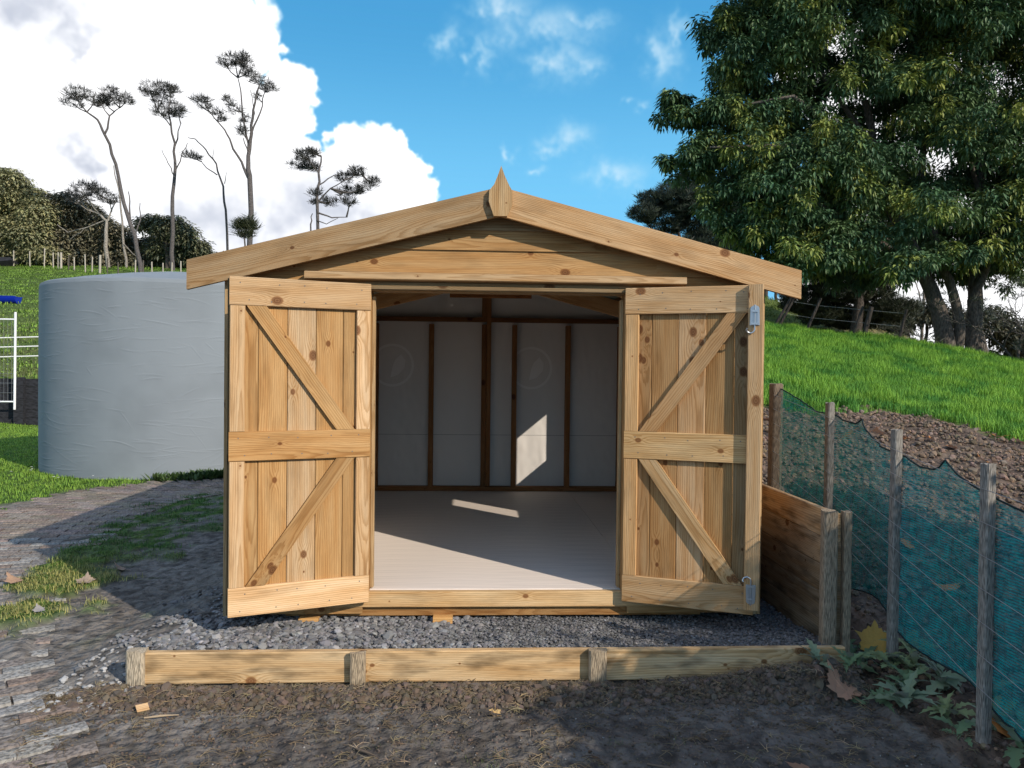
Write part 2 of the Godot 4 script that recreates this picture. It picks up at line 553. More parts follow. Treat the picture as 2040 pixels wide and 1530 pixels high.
func sky_color(az: float, el: float) -> Color:
	var dir := Vector3(sin(az * D2R) * cos(el * D2R), sin(el * D2R), -cos(az * D2R) * cos(el * D2R))
	var blue := Color(0.375, 0.63, 0.775).lerp(Color(0.235, 0.50, 0.675), smoothstep(11.0, 26.0, el)).lerp(Color(0.12, 0.345, 0.59), smoothstep(22.0, 75.0, el))
	if el < 6.0:
		blue = blue.lerp(Color(0.57, 0.68, 0.765), (6.0 - maxf(el, 0.0)) / 9.0)
	var n1 := sky_a.get_noise_3dv(dir * 9.0)
	var n2 := sky_a.get_noise_3dv(dir * 34.0 + Vector3(3, 1, 7))
	var n3 := sky_a.get_noise_3dv(dir * 90.0)
	var cc := cos(el * D2R)
	var best := -9.0
	var wx := az + n2 * 0.9
	var wy := el + n1 * 0.9
	for p in PUFFS:
		var dy: float = wy - p[1]
		var r: float = p[2]
		if absf(dy) > r + 1.0: continue
		var dx: float = (wx - p[0]) * cc
		if absf(dx) > r + 1.0: continue
		best = maxf(best, r - sqrt(dx * dx + dy * dy))
	# the same kind of cloud goes on round the rest of the sky
	var away := smoothstep(36.0, 60.0, absf(az))
	if away > 0.0 or el > 27.0:
		var q := sky_a.get_noise_3dv(Vector3(dir.x, dir.y * 1.7, dir.z) * 2.2 + Vector3(11, 0, 4))
		var m := maxf(away, smoothstep(27.0, 40.0, el))
		best = maxf(best, (q * 14.0 - 1.5) if m >= 1.0 else (q * 14.0 - 1.5) - (1.0 - m) * 14.0)
	var edge := best + n3 * 0.28 + n2 * 0.15
	var soft := 0.2 + 0.5 * clampf(n1 * 1.5 + 0.2, 0.0, 1.0)
	var cov := smoothstep(-0.08, soft, edge)
	var w := 0.0
	for p in WISPS:
		var dx: float = (az + n2 * 1.4 - p[0]) * cc / p[2]
		var dy: float = (el + n1 * 1.0 + n3 * 0.3 - p[1]) / p[3]
		var d2 := dx * dx + dy * dy
		if d2 < 3.0:
			w = maxf(w, exp(-d2 * 1.5) * (0.48 + 0.36 * n2 + 0.14 * n3))
	var out := blue.lerp(Color(0.73, 0.77, 0.80), clampf(w, 0.0, 0.7))
	var white := Color(0.87, 0.87, 0.875)
	var sh := 0.0
	for p in GREYS:
		var dx: float = (az + n2 * 2.2 - p[0]) * cc / p[2]
		var dy: float = (el + n1 * 2.4 + n3 * 0.4 - p[1]) / p[3]
		sh = maxf(sh, exp(-(dx * dx + dy * dy) * 0.9) * (1.0 + 0.5 * n1))
	sh = maxf(sh * 0.9, clampf((n1 * 0.7 + n2 * 0.5), 0.0, 1.0) * smoothstep(0.6, 3.5, best) * 0.55)
	white = white.lerp(Color(0.63, 0.65, 0.695), clampf(sh, 0, 1))
	return out.lerp(white, cov)

func sky_block(w: int, h: int, az0: float, az1: float, el1: float, el0: float) -> Image:
	var d := PackedByteArray()
	d.resize(w * h * 3)
	for y in h:
		var el := lerpf(el1, el0, (y + 0.5) / h)
		for x in w:
			var az := lerpf(az0, az1, (x + 0.5) / w)
			if az > 180.0: az -= 360.0
			var c := sky_color(az, el)
			var i := (y * w + x) * 3
			d[i] = int(c.r * 255.0)
			d[i + 1] = int(c.g * 255.0)
			d[i + 2] = int(c.b * 255.0)
	return Image.create_from_data(w, h, false, Image.FORMAT_RGB8, d)

func make_sky() -> Sky:
	sky_a.seed = 15
	sky_a.frequency = 1.0
	sky_a.fractal_octaves = 3
	var W := 4096
	var H := 2048
	var im := Image.create_empty(W, H, false, Image.FORMAT_RGB8)
	im.fill(Color(0.30, 0.32, 0.30))
	var up := sky_block(W / 8, H / 16, 0.0, 360.0, 90.0, 0.0)
	up.resize(W, H / 2, Image.INTERPOLATE_CUBIC)
	im.blit_rect(up, Rect2i(0, 0, W, H / 2), Vector2i.ZERO)
	var c := W / 360.0
	# the part of the sky over the shed in full detail
	var hw := int(40 * c)
	var y0 := int((90 - 29) * c)
	var hh := int(29 * c)
	var ea := 90.0 - y0 / c
	var eb := 90.0 - (y0 + hh) / c
	im.blit_rect(sky_block(hw, hh, 0.0, hw / c, ea, eb), Rect2i(0, 0, hw, hh), Vector2i(0, y0))
	im.blit_rect(sky_block(hw, hh, 360.0 - hw / c, 360.0, ea, eb), Rect2i(0, 0, hw, hh), Vector2i(W - hw, y0))
	var pm := PanoramaSkyMaterial.new()
	pm.panorama = ImageTexture.create_from_image(im)
	pm.energy_multiplier = 1.4
	var s := Sky.new()
	s.sky_material = pm
	return s

# ---------------------------------------------------------------- ground
var PATH := [Vector2(-1.75, 2.6), Vector2(-2.53, 1.46), Vector2(-3.17, 0.57), Vector2(-4.05, -1.6), Vector2(-4.42, -3.6), Vector2(-4.3, -5.0), Vector2(-3.6, -5.85), Vector2(-1.5, -6.3), Vector2(0.2, -6.4)]

func path_near(x: float, z: float) -> Vector2:   # distance from the middle of the brick path; which side (+ = the shed's)
	var best := 1e9
	var side := 1.0
	var p := Vector2(x, z)
	for i in PATH.size() - 1:
		var a: Vector2 = PATH[i]
		var b: Vector2 = PATH[i + 1]
		var e := b - a
		var t := clampf((p - a).dot(e) / e.length_squared(), 0.0, 1.0)
		var d := p - (a + e * t)
		var l := d.length()
		if l < best:
			best = l
			side = signf(e.x * d.y - e.y * d.x)
	return Vector2(best, side)

func slope_right(x: float, z: float) -> float:
	var h := 0.21 - 0.192 * z - 0.0825 * x
	return 0.05 + 0.5 * (h - 0.05 + sqrt((h - 0.05) * (h - 0.05) + 0.02))

func land(x: float, z: float) -> float:
	var dx := x + 0.13
	var dz := 4.4 - z
	var D := sqrt(dx * dx + dz * dz)
	var az := atan2(dx, dz) / D2R
	var wr := smoothstep(2.0, 14.0, az) * smoothstep(1.75, 2.15, x)
	if x < 1.75: wr = 0.0
	if z < -4.0: wr = maxf(wr, smoothstep(0.5, 12.0, az))
	var hl := 0.0
	if z < -16.5:
		hl = 1.2 + 0.19 * minf(-z - 16.7, 49.0) + 0.05 * clampf(-z - 66.0, 0.0, 60.0)
	hl -= smoothstep(40, 90, D) * smoothstep(-18.0, -2.0, az) * 4.0
	var hr := 0.0
	if wr > 0.0:
		var k := minf(D, 24.0) / maxf(D, 0.01)
		hr = slope_right(-0.13 + dx * k, 4.4 - dz * k)
		if D > 24.0:
			var top := clampf(6.1 - (az - 21.6) * 0.29, 1.0, 8.0)
			hr -= 0.07 * (minf(D, 32.0) - 24.0)
			hr = lerpf(hr, top, smoothstep(31.0, 52.0, D))
			hr = lerpf(hr, 0.0, smoothstep(62.0, 150.0, D))
			hr += 10.0 * exp(-pow((az - 36.5) / 3.2, 2)) * smoothstep(200.0, 290.0, D)
	var h := lerpf(hl, hr, wr)
	# the levelled bed of the shed
	var pad := smoothstep(-2.25, -1.68, x) * (1.0 - smoothstep(1.70, 1.73, x)) * (1.0 - smoothstep(lerpf(0.1, 0.64, smoothstep(-1.78, -1.70, x)), lerpf(0.85, 0.675, smoothstep(-1.78, -1.70, x)), z)) * smoothstep(-4.6, -4.0, z)
	if x < -1.45: pad *= smoothstep(-2.2, -0.5, z) * 0.5 + 0.5
	if pad > 0.0: h = lerpf(h, 0.098 + 0.055 * smoothstep(0.05, 0.6, z), pad)
	return h

# how far a point is lawn (1), dug soil (0); and how far gravel
func is_grass(x: float, z: float) -> float:
	var w := n_mid.get_noise_2d(x * 1.6, z * 1.6)
	if x > 1.75:
		var e := -6.1 + 0.5 * n_mid.get_noise_2d(x * 2.0, 9.0) - 0.35 * smoothstep(4.5, 6.0, x)
		e += smoothstep(6.2, 7.2, x) * 1.2
		return smoothstep(e + 0.15, e - 0.25, z + 0.3 * w) if x > 2.6 or z < -4.0 else 0.0
	if z < -7.3: return 1.0
	var p := path_near(x, z)
	if p.y < 0.0:
		return smoothstep(0.72, 0.95, p.x + 0.3 * w) if z < 0.6 else 0.0
	var e := Vector2((x + 2.98 - 0.25 * (z + 0.9)) / 0.34, (z + 1.05) / 0.70).length() + 0.95 * w
	var patch := smoothstep(1.15, 0.75, e)
	if z > 0.2 or x > -1.55: return patch
	var band := 1.55 if z < -1.7 else 1.15
	var k := smoothstep(band, band - 0.45, p.x + 0.7 * w) * smoothstep(0.55, 0.72, p.x + 0.15 * w) * smoothstep(0.2, -0.3, z)
	if z < -3.4: k = maxf(k, smoothstep(-0.15, 0.25, w) * smoothstep(0.6, 0.8, p.x))
	k = maxf(k * smoothstep(-0.25, 0.15, n_fine.get_noise_2d(x * 4.0, z * 4.0)), patch)
	if z < -1.2 and z >= -3.4: k = maxf(k, 0.7 * smoothstep(0.05, 0.35, w - 0.42 * (p.x - 1.2)) * smoothstep(0.6, 0.8, p.x))
	return k

func gravel_at(x: float, z: float) -> float:
	if z > 0.675: return 0.0
	var w := n_mid.get_noise_2d(x * 2.2 + 30.0, z * 2.2)
	var k := smoothstep(-1.95, -1.66, x + 0.5 * w - 0.15 * smoothstep(-0.2, -1.2, z)) * (1.0 - smoothstep(1.70, 1.72, x))
	return k * smoothstep(-2.0, -0.9, z + 0.4 * w)

func relief(x: float, z: float) -> float:
	var r := 0.012 * n_mid.get_noise_2d(x * 1.5, z * 1.5) + 0.010 * n_fine.get_noise_2d(x * 8.0, z * 8.0) + 0.006 * n_fine.get_noise_2d(x * 23.0, z * 23.0)
	if x < 1.72:
		# crumbled soil banked against the edging board
		var ridge := exp(-pow((z - 0.80) / 0.10, 2)) * smoothstep(-1.95, -1.6, x) * (1.0 - smoothstep(1.7, 1.9, x))
		r += ridge * (0.012 + 0.028 * absf(n_fine.get_noise_2d(x * 11.0 + 3.0, z * 15.0)) + 0.115 * smoothstep(0.6, 1.6, x))
	elif z > -8.0 and x < 9.0:
		r += 0.05 * n_mid.get_noise_2d(x * 3.5, z * 3.5) + 0.05 * absf(n_fine.get_noise_2d(x * 5.0, z * 5.0))
	return r

func ground(x: float, z: float) -> float:
	var h := land(x, z)
	var D := absf(x) + absf(z)
	if x < -2.0 and x > -4.0 and z > -2.2 and z < 0.4: h += 0.028 * smoothstep(0.2, 0.8, is_grass(x, z))
	if D < 26.0:
		h += relief(x, z) * smoothstep(26.0, 18.0, D)
		if x < 0.5:
			var p := path_near(x, z)
			if p.x < 0.8: h = lerpf(h, h - 0.8 * relief(x, z) - 0.002 + 0.007 * n_fine.get_noise_2d(x * 2.5 + 9.0, z * 2.5) + 0.026 * smoothstep(0.35, 0.78, p.x) * smoothstep(-0.3, 0.5, n_mid.get_noise_2d(x * 2.4, z * 2.4) - 0.35 * smoothstep(-0.2, 0.8, z)) * (1.0 if p.y > 0.0 else 0.4), smoothstep(0.8, 0.74, p.x))
	else:
		h += 0.12 * n_mid.get_noise_2d(x * 0.25, z * 0.25)
	return h

func ground_color(x: float, z: float) -> Color:
	var a := n_mid.get_noise_2d(x * 0.9, z * 0.9)
	var b := n_fine.get_noise_2d(x * 6.0, z * 6.0)
	var dirt := Color(0.215, 0.20, 0.185).lerp(Color(0.15, 0.135, 0.122), clampf(0.5 + a + 0.5 * b, 0, 1))
	dirt = dirt.lerp(dirt * 0.74, smoothstep(-1.9, -0.9, x + 0.6 * a))
	if z > 0.68 and z < 1.0 and x < 1.75: dirt = dirt.lerp(Color(0.11, 0.08, 0.058), 0.7 * (1.0 - smoothstep(0.8, 1.0, z + 0.15 * b)))
	if x > 1.75: dirt = Color(0.17, 0.127, 0.098).lerp(Color(0.09, 0.066, 0.052), clampf(0.5 + a + 0.8 * b, 0, 1))
	var green := Color(0.06, 0.13, 0.016).lerp(Color(0.09, 0.15, 0.028), clampf(0.5 + a, 0, 1))
	var D := Vector2(x, z - 4.4).length()
	var az := atan2(x, 4.4 - z) / D2R
	if az > 8.0 and D > 25.0:
		green = Color(0.10, 0.14, 0.03).lerp(Color(0.22, 0.20, 0.09), clampf(smoothstep(22.0, 28.0, az + 5.0 * a) , 0, 1))
		if D > 150.0: green = Color(0.13, 0.15, 0.06)
	if az < 0.0 and z < -16.6:
		green = Color(0.09, 0.14, 0.03).lerp(Color(0.16, 0.16, 0.06), clampf(0.35 + 0.9 * a + 0.4 * b, 0, 1) * smoothstep(-42.0, -22.0, z))
	var c := dirt.lerp(green, is_grass(x, z))
	return c.lerp(Color(0.15, 0.155, 0.16), gravel_at(x, z))

func axis(lo: float, hi: float, fine: float, far_lo: float, far_hi: float, growth: float, extra: Array) -> PackedFloat32Array:
	var a := []
	var x := lo
	while x < hi:
		a.append(x)
		x += fine
	var s := fine
	while x < far_hi:
		a.append(x)
		s *= growth
		x += s
	a.append(far_hi)
	x = lo
	s = fine
	while x > far_lo:
		s *= growth
		x -= s
		a.append(maxf(x, far_lo))
	a.append_array(extra)
	a.sort()
	return PackedFloat32Array(a)

func build_ground() -> void:
	var xs := axis(-3.1, 2.5, 0.025, -420.0, 420.0, 1.055, [])
	var zs := axis(-1.2, 1.75, 0.025, -420.0, 60.0, 1.055, [-16.49, -16.56])
	var nx := xs.size()
	var nz := zs.size()
	var v := PackedVector3Array()
	var nn := PackedVector3Array()
	var c := PackedColorArray()
	var uv := PackedVector2Array()
	v.resize(nx * nz); nn.resize(nx * nz); c.resize(nx * nz); uv.resize(nx * nz)
	for j in nz:
		for i in nx:
			var x := xs[i]
			var z := zs[j]
			v[j * nx + i] = Vector3(x, ground(x, z), z)
			c[j * nx + i] = ground_color(x, z)
			uv[j * nx + i] = Vector2(x, z)
	var idx := PackedInt32Array()
	idx.resize((nx - 1) * (nz - 1) * 6)
	var k := 0
	for j in nz:
		for i in nx:
			var a := v[j * nx + mini(i + 1, nx - 1)] - v[j * nx + maxi(i - 1, 0)]
			var b := v[mini(j + 1, nz - 1) * nx + i] - v[maxi(j - 1, 0) * nx + i]
			nn[j * nx + i] = b.cross(a).normalized()
			if i < nx - 1 and j < nz - 1:
				var q := j * nx + i
				idx[k] = q; idx[k + 1] = q + 1; idx[k + 2] = q + nx
				idx[k + 3] = q + 1; idx[k + 4] = q + nx + 1; idx[k + 5] = q + nx
				k += 6
	var arr := []
	arr.resize(Mesh.ARRAY_MAX)
	arr[Mesh.ARRAY_VERTEX] = v
	arr[Mesh.ARRAY_NORMAL] = nn
	arr[Mesh.ARRAY_COLOR] = c
	arr[Mesh.ARRAY_TEX_UV] = uv
	arr[Mesh.ARRAY_INDEX] = idx
	var m := ArrayMesh.new()
	m.add_surface_from_arrays(Mesh.PRIMITIVE_TRIANGLES, arr)
	put(self, "ground", m, M.ground, Transform3D.IDENTITY, "structure")

# ---------------------------------------------------------------- small scattered stuff
func stone_mesh(flat := 0.7) -> ArrayMesh:
	var m := MB.new()
	var p := []
	for k in 12:
		var y := 1.0 - 2.0 * (k + 0.5) / 12.0
		var t := k * 2.39996
		var r := sqrt(1.0 - y * y)
		p.append(Vector3(cos(t) * r, y * flat, sin(t) * r) * rr(0.72, 1.15))
	# hull by brute force: a face is three points with all others behind it
	for i in 12:
		for j in range(i + 1, 12):
			for k in range(j + 1, 12):
				var nrm: Vector3 = (p[j] - p[i]).cross(p[k] - p[i]).normalized()
				var pos := false
				var neg := false
				for q in 12:
					if q == i or q == j or q == k: continue
					var s: float = nrm.dot(p[q] - p[i])
					if s > 0.0: pos = true
					else: neg = true
					if pos and neg: break
				if pos != neg: m.tri(p[i], p[j], p[k], nrm if neg else -nrm)
	return m.mesh()

func clump_mesh(n: int, spread: float, h: float, w: float, lean: float) -> ArrayMesh:
	var m := MB.new()
	for k in n:
		var a := rr(0, TAU)
		var d := sqrt(rng.randf()) * spread
		var b := Vector3(cos(a) * d, -0.01, sin(a) * d)
		var la := rr(0, TAU)
		var out := Vector3(cos(la), 0, sin(la))
		var side := Vector3(-out.z, 0, out.x) * w * rr(0.7, 1.2) * 0.5
		var hh := h * rr(0.55, 1.1)
		var l := lean * rr(0.2, 1.0)
		var p1 := b + Vector3.UP * hh * 0.55 + out * hh * l * 0.3
		var p2 := b + Vector3.UP * hh * (1.0 - 0.3 * l) + out * hh * l
		var n1 := (Vector3.UP * 0.9 - out * 0.5).normalized()
		m.trin(b - side, b + side, p1 + side * 0.8, n1, n1, n1)
		m.trin(b - side, p1 + side * 0.8, p1 - side * 0.8, n1, n1, n1)
		m.trin(p1 - side * 0.8, p1 + side * 0.8, p2, n1, n1, n1)
	return m.mesh()

func upright(x: float, y: float, z: float, s: float, sy := 1.0) -> Transform3D:
	return Transform3D(Basis(Vector3.UP, rr(0, TAU)).scaled(Vector3(s, s * sy, s)), Vector3(x, y, z))

func tumbled(p: Vector3, s: float) -> Transform3D:
	return Transform3D(Basis.from_euler(Vector3(rr(-0.5, 0.5), rr(0, TAU), rr(-0.5, 0.5))).scaled(Vector3(s, s, s) * rr(0.8, 1.25)), p)

func scatter_grass() -> void:
	var longc := clump_mesh(16, 0.10, 0.17, 0.007, 0.7)
	var shortc := clump_mesh(16, 0.10, 0.055, 0.006, 0.8)
	var tuft := clump_mesh(13, 0.055, 0.036, 0.0035, 1.1)
	var far := clump_mesh(16, 0.35, 0.16, 0.03, 0.9)
	var A := []
	var AC := []
	# the bright long grass of the bank on the right
	for k in 36000:
		var az := rr(9.0, 44.0) * D2R
		var D := sqrt(rr(9.0 * 9.0, 25.5 * 25.5))
		var x := -0.13 + sin(az) * D
		var z := 4.4 - cos(az) * D
		if x < 2.3: continue
		if is_grass(x, z) < rng.randf() * 0.9 + 0.1: continue
		var q := n_mid.get_noise_2d(x * 0.8, z * 0.8) + 0.6 * n_mid.get_noise_2d(x * 2.6, z * 2.6)
		A.append(upright(x, ground(x, z), z, rr(0.75, 1.25), rr(0.8, 1.15) + 0.5 * q))
		AC.append(vary(Color(0.25, 0.46, 0.06).lerp(Color(0.085, 0.26, 0.045), clampf(0.45 - 1.7 * q, 0, 1)), 0.2))
	var o := multi(self, "long_grass", longc, M.grass, A, AC)
	tag(o, "long bright green grass on the bank behind the netting fence", "grass")
	A = []; AC = []
	for k in 26000:
		var x := rr(-17.0, -3.3)
		var z := rr(-16.4, -0.5)
		if rng.randf() > 0.35 and z > -5.0: pass
		if is_grass(x, z) < rng.randf() * 0.9 + 0.1: continue
		var p := path_near(x, z)
		if p.y > 0.0 and z > -7.0: continue
		if Vector2(x + 4.85, z + 8.35).length() < 2.0: continue
		A.append(upright(x, ground(x, z), z, rr(0.7, 1.3), rr(0.6, 1.3)))
		AC.append(vary(Color(0.27, 0.42, 0.06).lerp(Color(0.17, 0.32, 0.05), rng.randf()), 0.2))
	o = multi(self, "lawn_grass", shortc, M.grass, A, AC)
	tag(o, "short mown lawn around the grey water tank", "grass")
	A = []; AC = []
	for k in 13000:
		var x := rr(-4.9, -1.6)
		var z := rr(-6.2, 0.3)
		var p := path_near(x, z)
		if (p.y < 0.0 or p.x > 2.4): continue
		if is_grass(x, z) < rng.randf() * 0.8 + 0.2: continue
		A.append(upright(x, ground(x, z), z, rr(0.8, 1.5), rr(0.6, 1.3)))
		AC.append(vary(Color(0.33, 0.32, 0.11).lerp(Color(0.06, 0.15, 0.03), smoothstep(-1.2, -2.2, z)), 0.25))
	for k in 260:   # stray tufts at the foot of the picture and round the tank
		var x := rr(-2.2, 1.2)
		var z := rr(1.2, 1.9)
		if n_mid.get_noise_2d(x * 3.0, z * 3.0) < 0.18: continue
		A.append(upright(x, ground(x, z), z, rr(0.6, 1.1), rr(0.4, 0.9)))
		AC.append(vary(Color(0.10, 0.12, 0.05), 0.3))
	o = multi(self, "grass_tufts", tuft, M.grass, A, AC)
	tag(o, "low tufts of grass between the brick path and the shed", "grass")
	A = []; AC = []
	for k in 20000:
		var x := rr(-66.0, 2.0)
		var z := rr(-68.0, -16.8)
		if -x > 1.1 * (4.4 - z) + 2.0: continue
		A.append(upright(x, ground(x, z), z, rr(0.7, 1.3), rr(0.5, 1.1)))
		var q := n_mid.get_noise_2d(x * 0.5, z * 0.5)
		AC.append(vary(Color(0.20, 0.33, 0.055).lerp(Color(0.28, 0.30, 0.10), clampf(0.2 + q, 0, 1) * smoothstep(-40.0, -20.0, z)), 0.2))
	for k in 5000:
		var az := rr(4.0, 40.0) * D2R
		var D := rr(25.0, 58.0)
		var x := -0.13 + sin(az) * D
		var z := 4.4 - cos(az) * D
		A.append(upright(x, ground(x, z), z, rr(0.7, 1.3), rr(0.6, 1.6)))
		AC.append(vary(Color(0.12, 0.17, 0.03).lerp(Color(0.28, 0.24, 0.11), smoothstep(23.0, 28.0, az / D2R)), 0.2))
	o = multi(self, "pasture_grass", far, M.grass, A, AC)
	tag(o, "rough pasture grass on the far slopes left and right", "grass")

func scatter_soil() -> void:
	# crushed rock
	var bed := node(self, "gravel_bed")
	bed.set_meta("kind", "stuff")
	tag(bed, "loose grey crushed rock in front of the shed", "gravel")
	for part in 3:
		var A := []
		var C := []
		for k in 7500:
			var x := rr(-2.35, 1.70)
			var z := rr(-1.7, 0.66) if rng.randf() < 0.35 else rr(-0.25, 0.655)
			if x > -1.3 and z < -0.5: continue
			if gravel_at(x, z) < rr(0.25, 1.0): continue
			# coarse and pale in front of the left door, fine and darker by the bearer on the right
			var coarse := smoothstep(0.4, -0.6, x + 0.6 * n_mid.get_noise_2d(x * 2.0, z * 3.0))
			var s := rr(0.005, 0.010) + coarse * absf(rng.randfn(0.0, 0.006))
			A.append(tumbled(Vector3(x, ground(x, z) + s * rr(0.0, 0.8), z), s))
			var g := (rr(0.11, 0.26) + (0.12 if rng.randf() < 0.12 else 0.0)) * lerpf(0.62, 0.86, coarse)
			C.append(Color(g * rr(0.95, 1.04), g * 1.0, g * rr(0.98, 1.1)))
		for k in 60:
			var x := rr(-2.1, -1.72)
			var z := rr(0.25, 0.95)
			var s := rr(0.007, 0.017)
			A.append(tumbled(Vector3(x, ground(x, z) + s * 0.5, z), s))
			var g := rr(0.15, 0.4)
			C.append(Color(g, g, g))
		multi(bed, "gravel_stones", stone_mesh(0.62), M.stone, A, C)
	var soil := node(self, "soil_clods")
	soil.set_meta("kind", "stuff")
	tag(soil, "crumbled dark soil along the edging and over the dug bank", "soil")
	for part in 2:
		var A := []
		var C := []
		for k in 5200:
			var x := rr(-2.0, 1.9)
			var z := 0.72 + absf(rng.randfn(0.0, 0.13)) if rng.randf() < 0.6 else rr(0.7, 1.9)
			var s := rr(0.003, 0.008) + (absf(rng.randfn(0, 0.007)) if z < 0.95 else 0.0)
			A.append(tumbled(Vector3(x, ground(x, z) + s * 0.2, z), s))
			C.append(vary(Color(0.105, 0.082, 0.064), 0.35))
		for k in 9000:
			var x := rr(1.85, 7.6)
			var z := rr(-6.6, 1.8)
			if x > 2.6 and is_grass(x, z) > 0.5: continue
			var s := rr(0.006, 0.022) + (absf(rng.randfn(0.0, 0.010)) if z < -0.3 else 0.0)
			A.append(tumbled(Vector3(x, ground(x, z) + s * 0.25, z), s))
			C.append(vary(Color(0.16, 0.118, 0.088), 0.4))
		multi(soil, "clods", stone_mesh(0.75), M.stone, A, C)
	var straw := MB.new()
	for k in 3:
		var a := rr(0, TAU)
		var o := Vector3(rr(-0.02, 0.02), 0.003, rr(-0.02, 0.02))
		var d := Vector3(cos(a), 0, sin(a))
		var s := Vector3(-d.z, 0, d.x)
		straw.tube([o, o + d * 0.02 + Vector3(0, 0.006, 0), o + d * 0.045 + s * 0.006 + Vector3(0, 0.009, 0), o + d * 0.07 + s * 0.02], [0.0012, 0.0014, 0.0011, 0.0006], 3, false)
	var A2 := []
	var C2 := []
	for k in 2600:
		var x := rr(-2.1, 2.0)
		var z := 0.71 + absf(rng.randfn(0.0, 0.10)) if rng.randf() < 0.45 else rr(0.7, 1.9)
		if z > 0.95 and n_mid.get_noise_2d(x * 2.0 + 8.0, z * 2.0) < 0.02 and rng.randf() < 0.8: continue
		A2.append(upright(x, ground(x, z), z, rr(0.5, 1.2), rr(0.4, 1.6)))
		C2.append(vary(Color(0.34, 0.27, 0.17).lerp(Color(0.10, 0.075, 0.05), rng.randf()), 0.3))
	var so := multi(self, "dead_straw", straw.mesh(), M.tint, A2, C2)
	tag(so, "dead straw and rootlets strewn over the bare soil", "straw")
	# pebbles and chips on the bare soil
	var A3 := []
	var C3 := []
	for k in 500:
		var x := rr(-3.0, 1.9)
		var z := rr(-0.6, 1.9)
		if gravel_at(x, z) > 0.3 or (x > -1.7 and z < 0.7): continue
		var s := rr(0.002, 0.006)
		A3.append(tumbled(Vector3(x, ground(x, z) + s * 0.4, z), s))
		var g := rr(0.12, 0.36)
		C3.append(Color(g, g * 0.97, g * 0.92))
	so = multi(self, "pebbles", stone_mesh(0.6), M.stone, A3, C3)
	tag(so, "small pale pebbles on the bare soil", "pebbles")

func build_path() -> void:
	var path := node(self, "brick_path")
	path.set_meta("kind", "structure")
	path.set_meta("label", "old worn brick path curving past the water tank")
	var tints := [Color(0.27, 0.24, 0.22), Color(0.27, 0.215, 0.185), Color(0.28, 0.27, 0.255), Color(0.235, 0.22, 0.205), Color(0.34, 0.325, 0.30)]
	var meshes := []
	for t in tints:
		for k in 2:
			meshes.append(board(0.222, 0.106, 0.06, t, 0.009 + 0.004 * k))
	var spots := []
	# courses laid square to the line of the path
	var seg := 0
	var s := 0.0
	var row := 0
	while seg < PATH.size() - 1:
		var a: Vector2 = PATH[seg]
		var b: Vector2 = PATH[seg + 1]
		if s > (b - a).length():
			s -= (b - a).length()
			seg += 1
			continue
		var d := (b - a).normalized()
		# ease the turn from one leg into the next
		var f := s / (b - a).length()
		if f > 0.5 and seg < PATH.size() - 2: d = d.lerp((PATH[seg + 2] - b).normalized(), (f - 0.5)).normalized()
		elif f < 0.5 and seg > 0: d = d.lerp((a - PATH[seg - 1]).normalized(), 0.5 - f).normalized()
		var q := Vector2(-d.y, d.x)
		var o := a + (b - a).normalized() * s
		for k in range(-4, 4):
			var p := o + q * ((k + (0.5 if row % 2 == 0 else 0.0)) * 0.232 + 0.05)
			if path_near(p.x, p.y).x > 0.80: continue
			spots.append([p, atan2(-d.x, -d.y)])
		s += 0.115
		row += 1
	spots.sort_custom(func(i, j): return (i[0] - Vector2(-0.13, 4.4)).length() < (j[0] - Vector2(-0.13, 4.4)).length())
	var rest := []
	var cols := []
	var n := 0
	for sp in spots:
		var p: Vector2 = sp[0]
		if p.y > 1.95: continue
		var y := land(p.x, p.y) - 0.0215 + rr(-0.003, 0.003) + 0.006 * n_mid.get_noise_2d(p.x, p.y)
		var bs := Basis(Vector3.UP, sp[1] + rr(-0.03, 0.03)) * Basis(Vector3.RIGHT, -PI / 2 + rr(-0.02, 0.02)) * Basis(Vector3.UP, rr(-0.015, 0.015))
		if n < 300:
			put(path, "brick", meshes[rng.randi() % meshes.size()], M.rough, Transform3D(bs, Vector3(p.x, y, p.y)))
		else:
			rest.append(Transform3D(bs, Vector3(p.x, y, p.y)))
			cols.append(vary(Color(1, 0.95, 0.9), 0.25))
		n += 1
	multi(path, "far_bricks", meshes[0], M.rough, rest, cols)

# ---------------------------------------------------------------- the shed
const PINE := Color(0.540, 0.534, 0.486)      # fresh treated pine, faintly green
const GOLD := Color(0.612, 0.519, 0.379)
const PALE := Color(0.803, 0.774, 0.750)
const BROWN := Color(0.403, 0.334, 0.242)
const FLOOR := 0.27
const DEPTH := 3.68
const WALL := 1.5
const SLOPE := 0.254

func roof_y(x: float) -> float:   # underside of the roof sheets
	return 2.515 - SLOPE * absf(x)

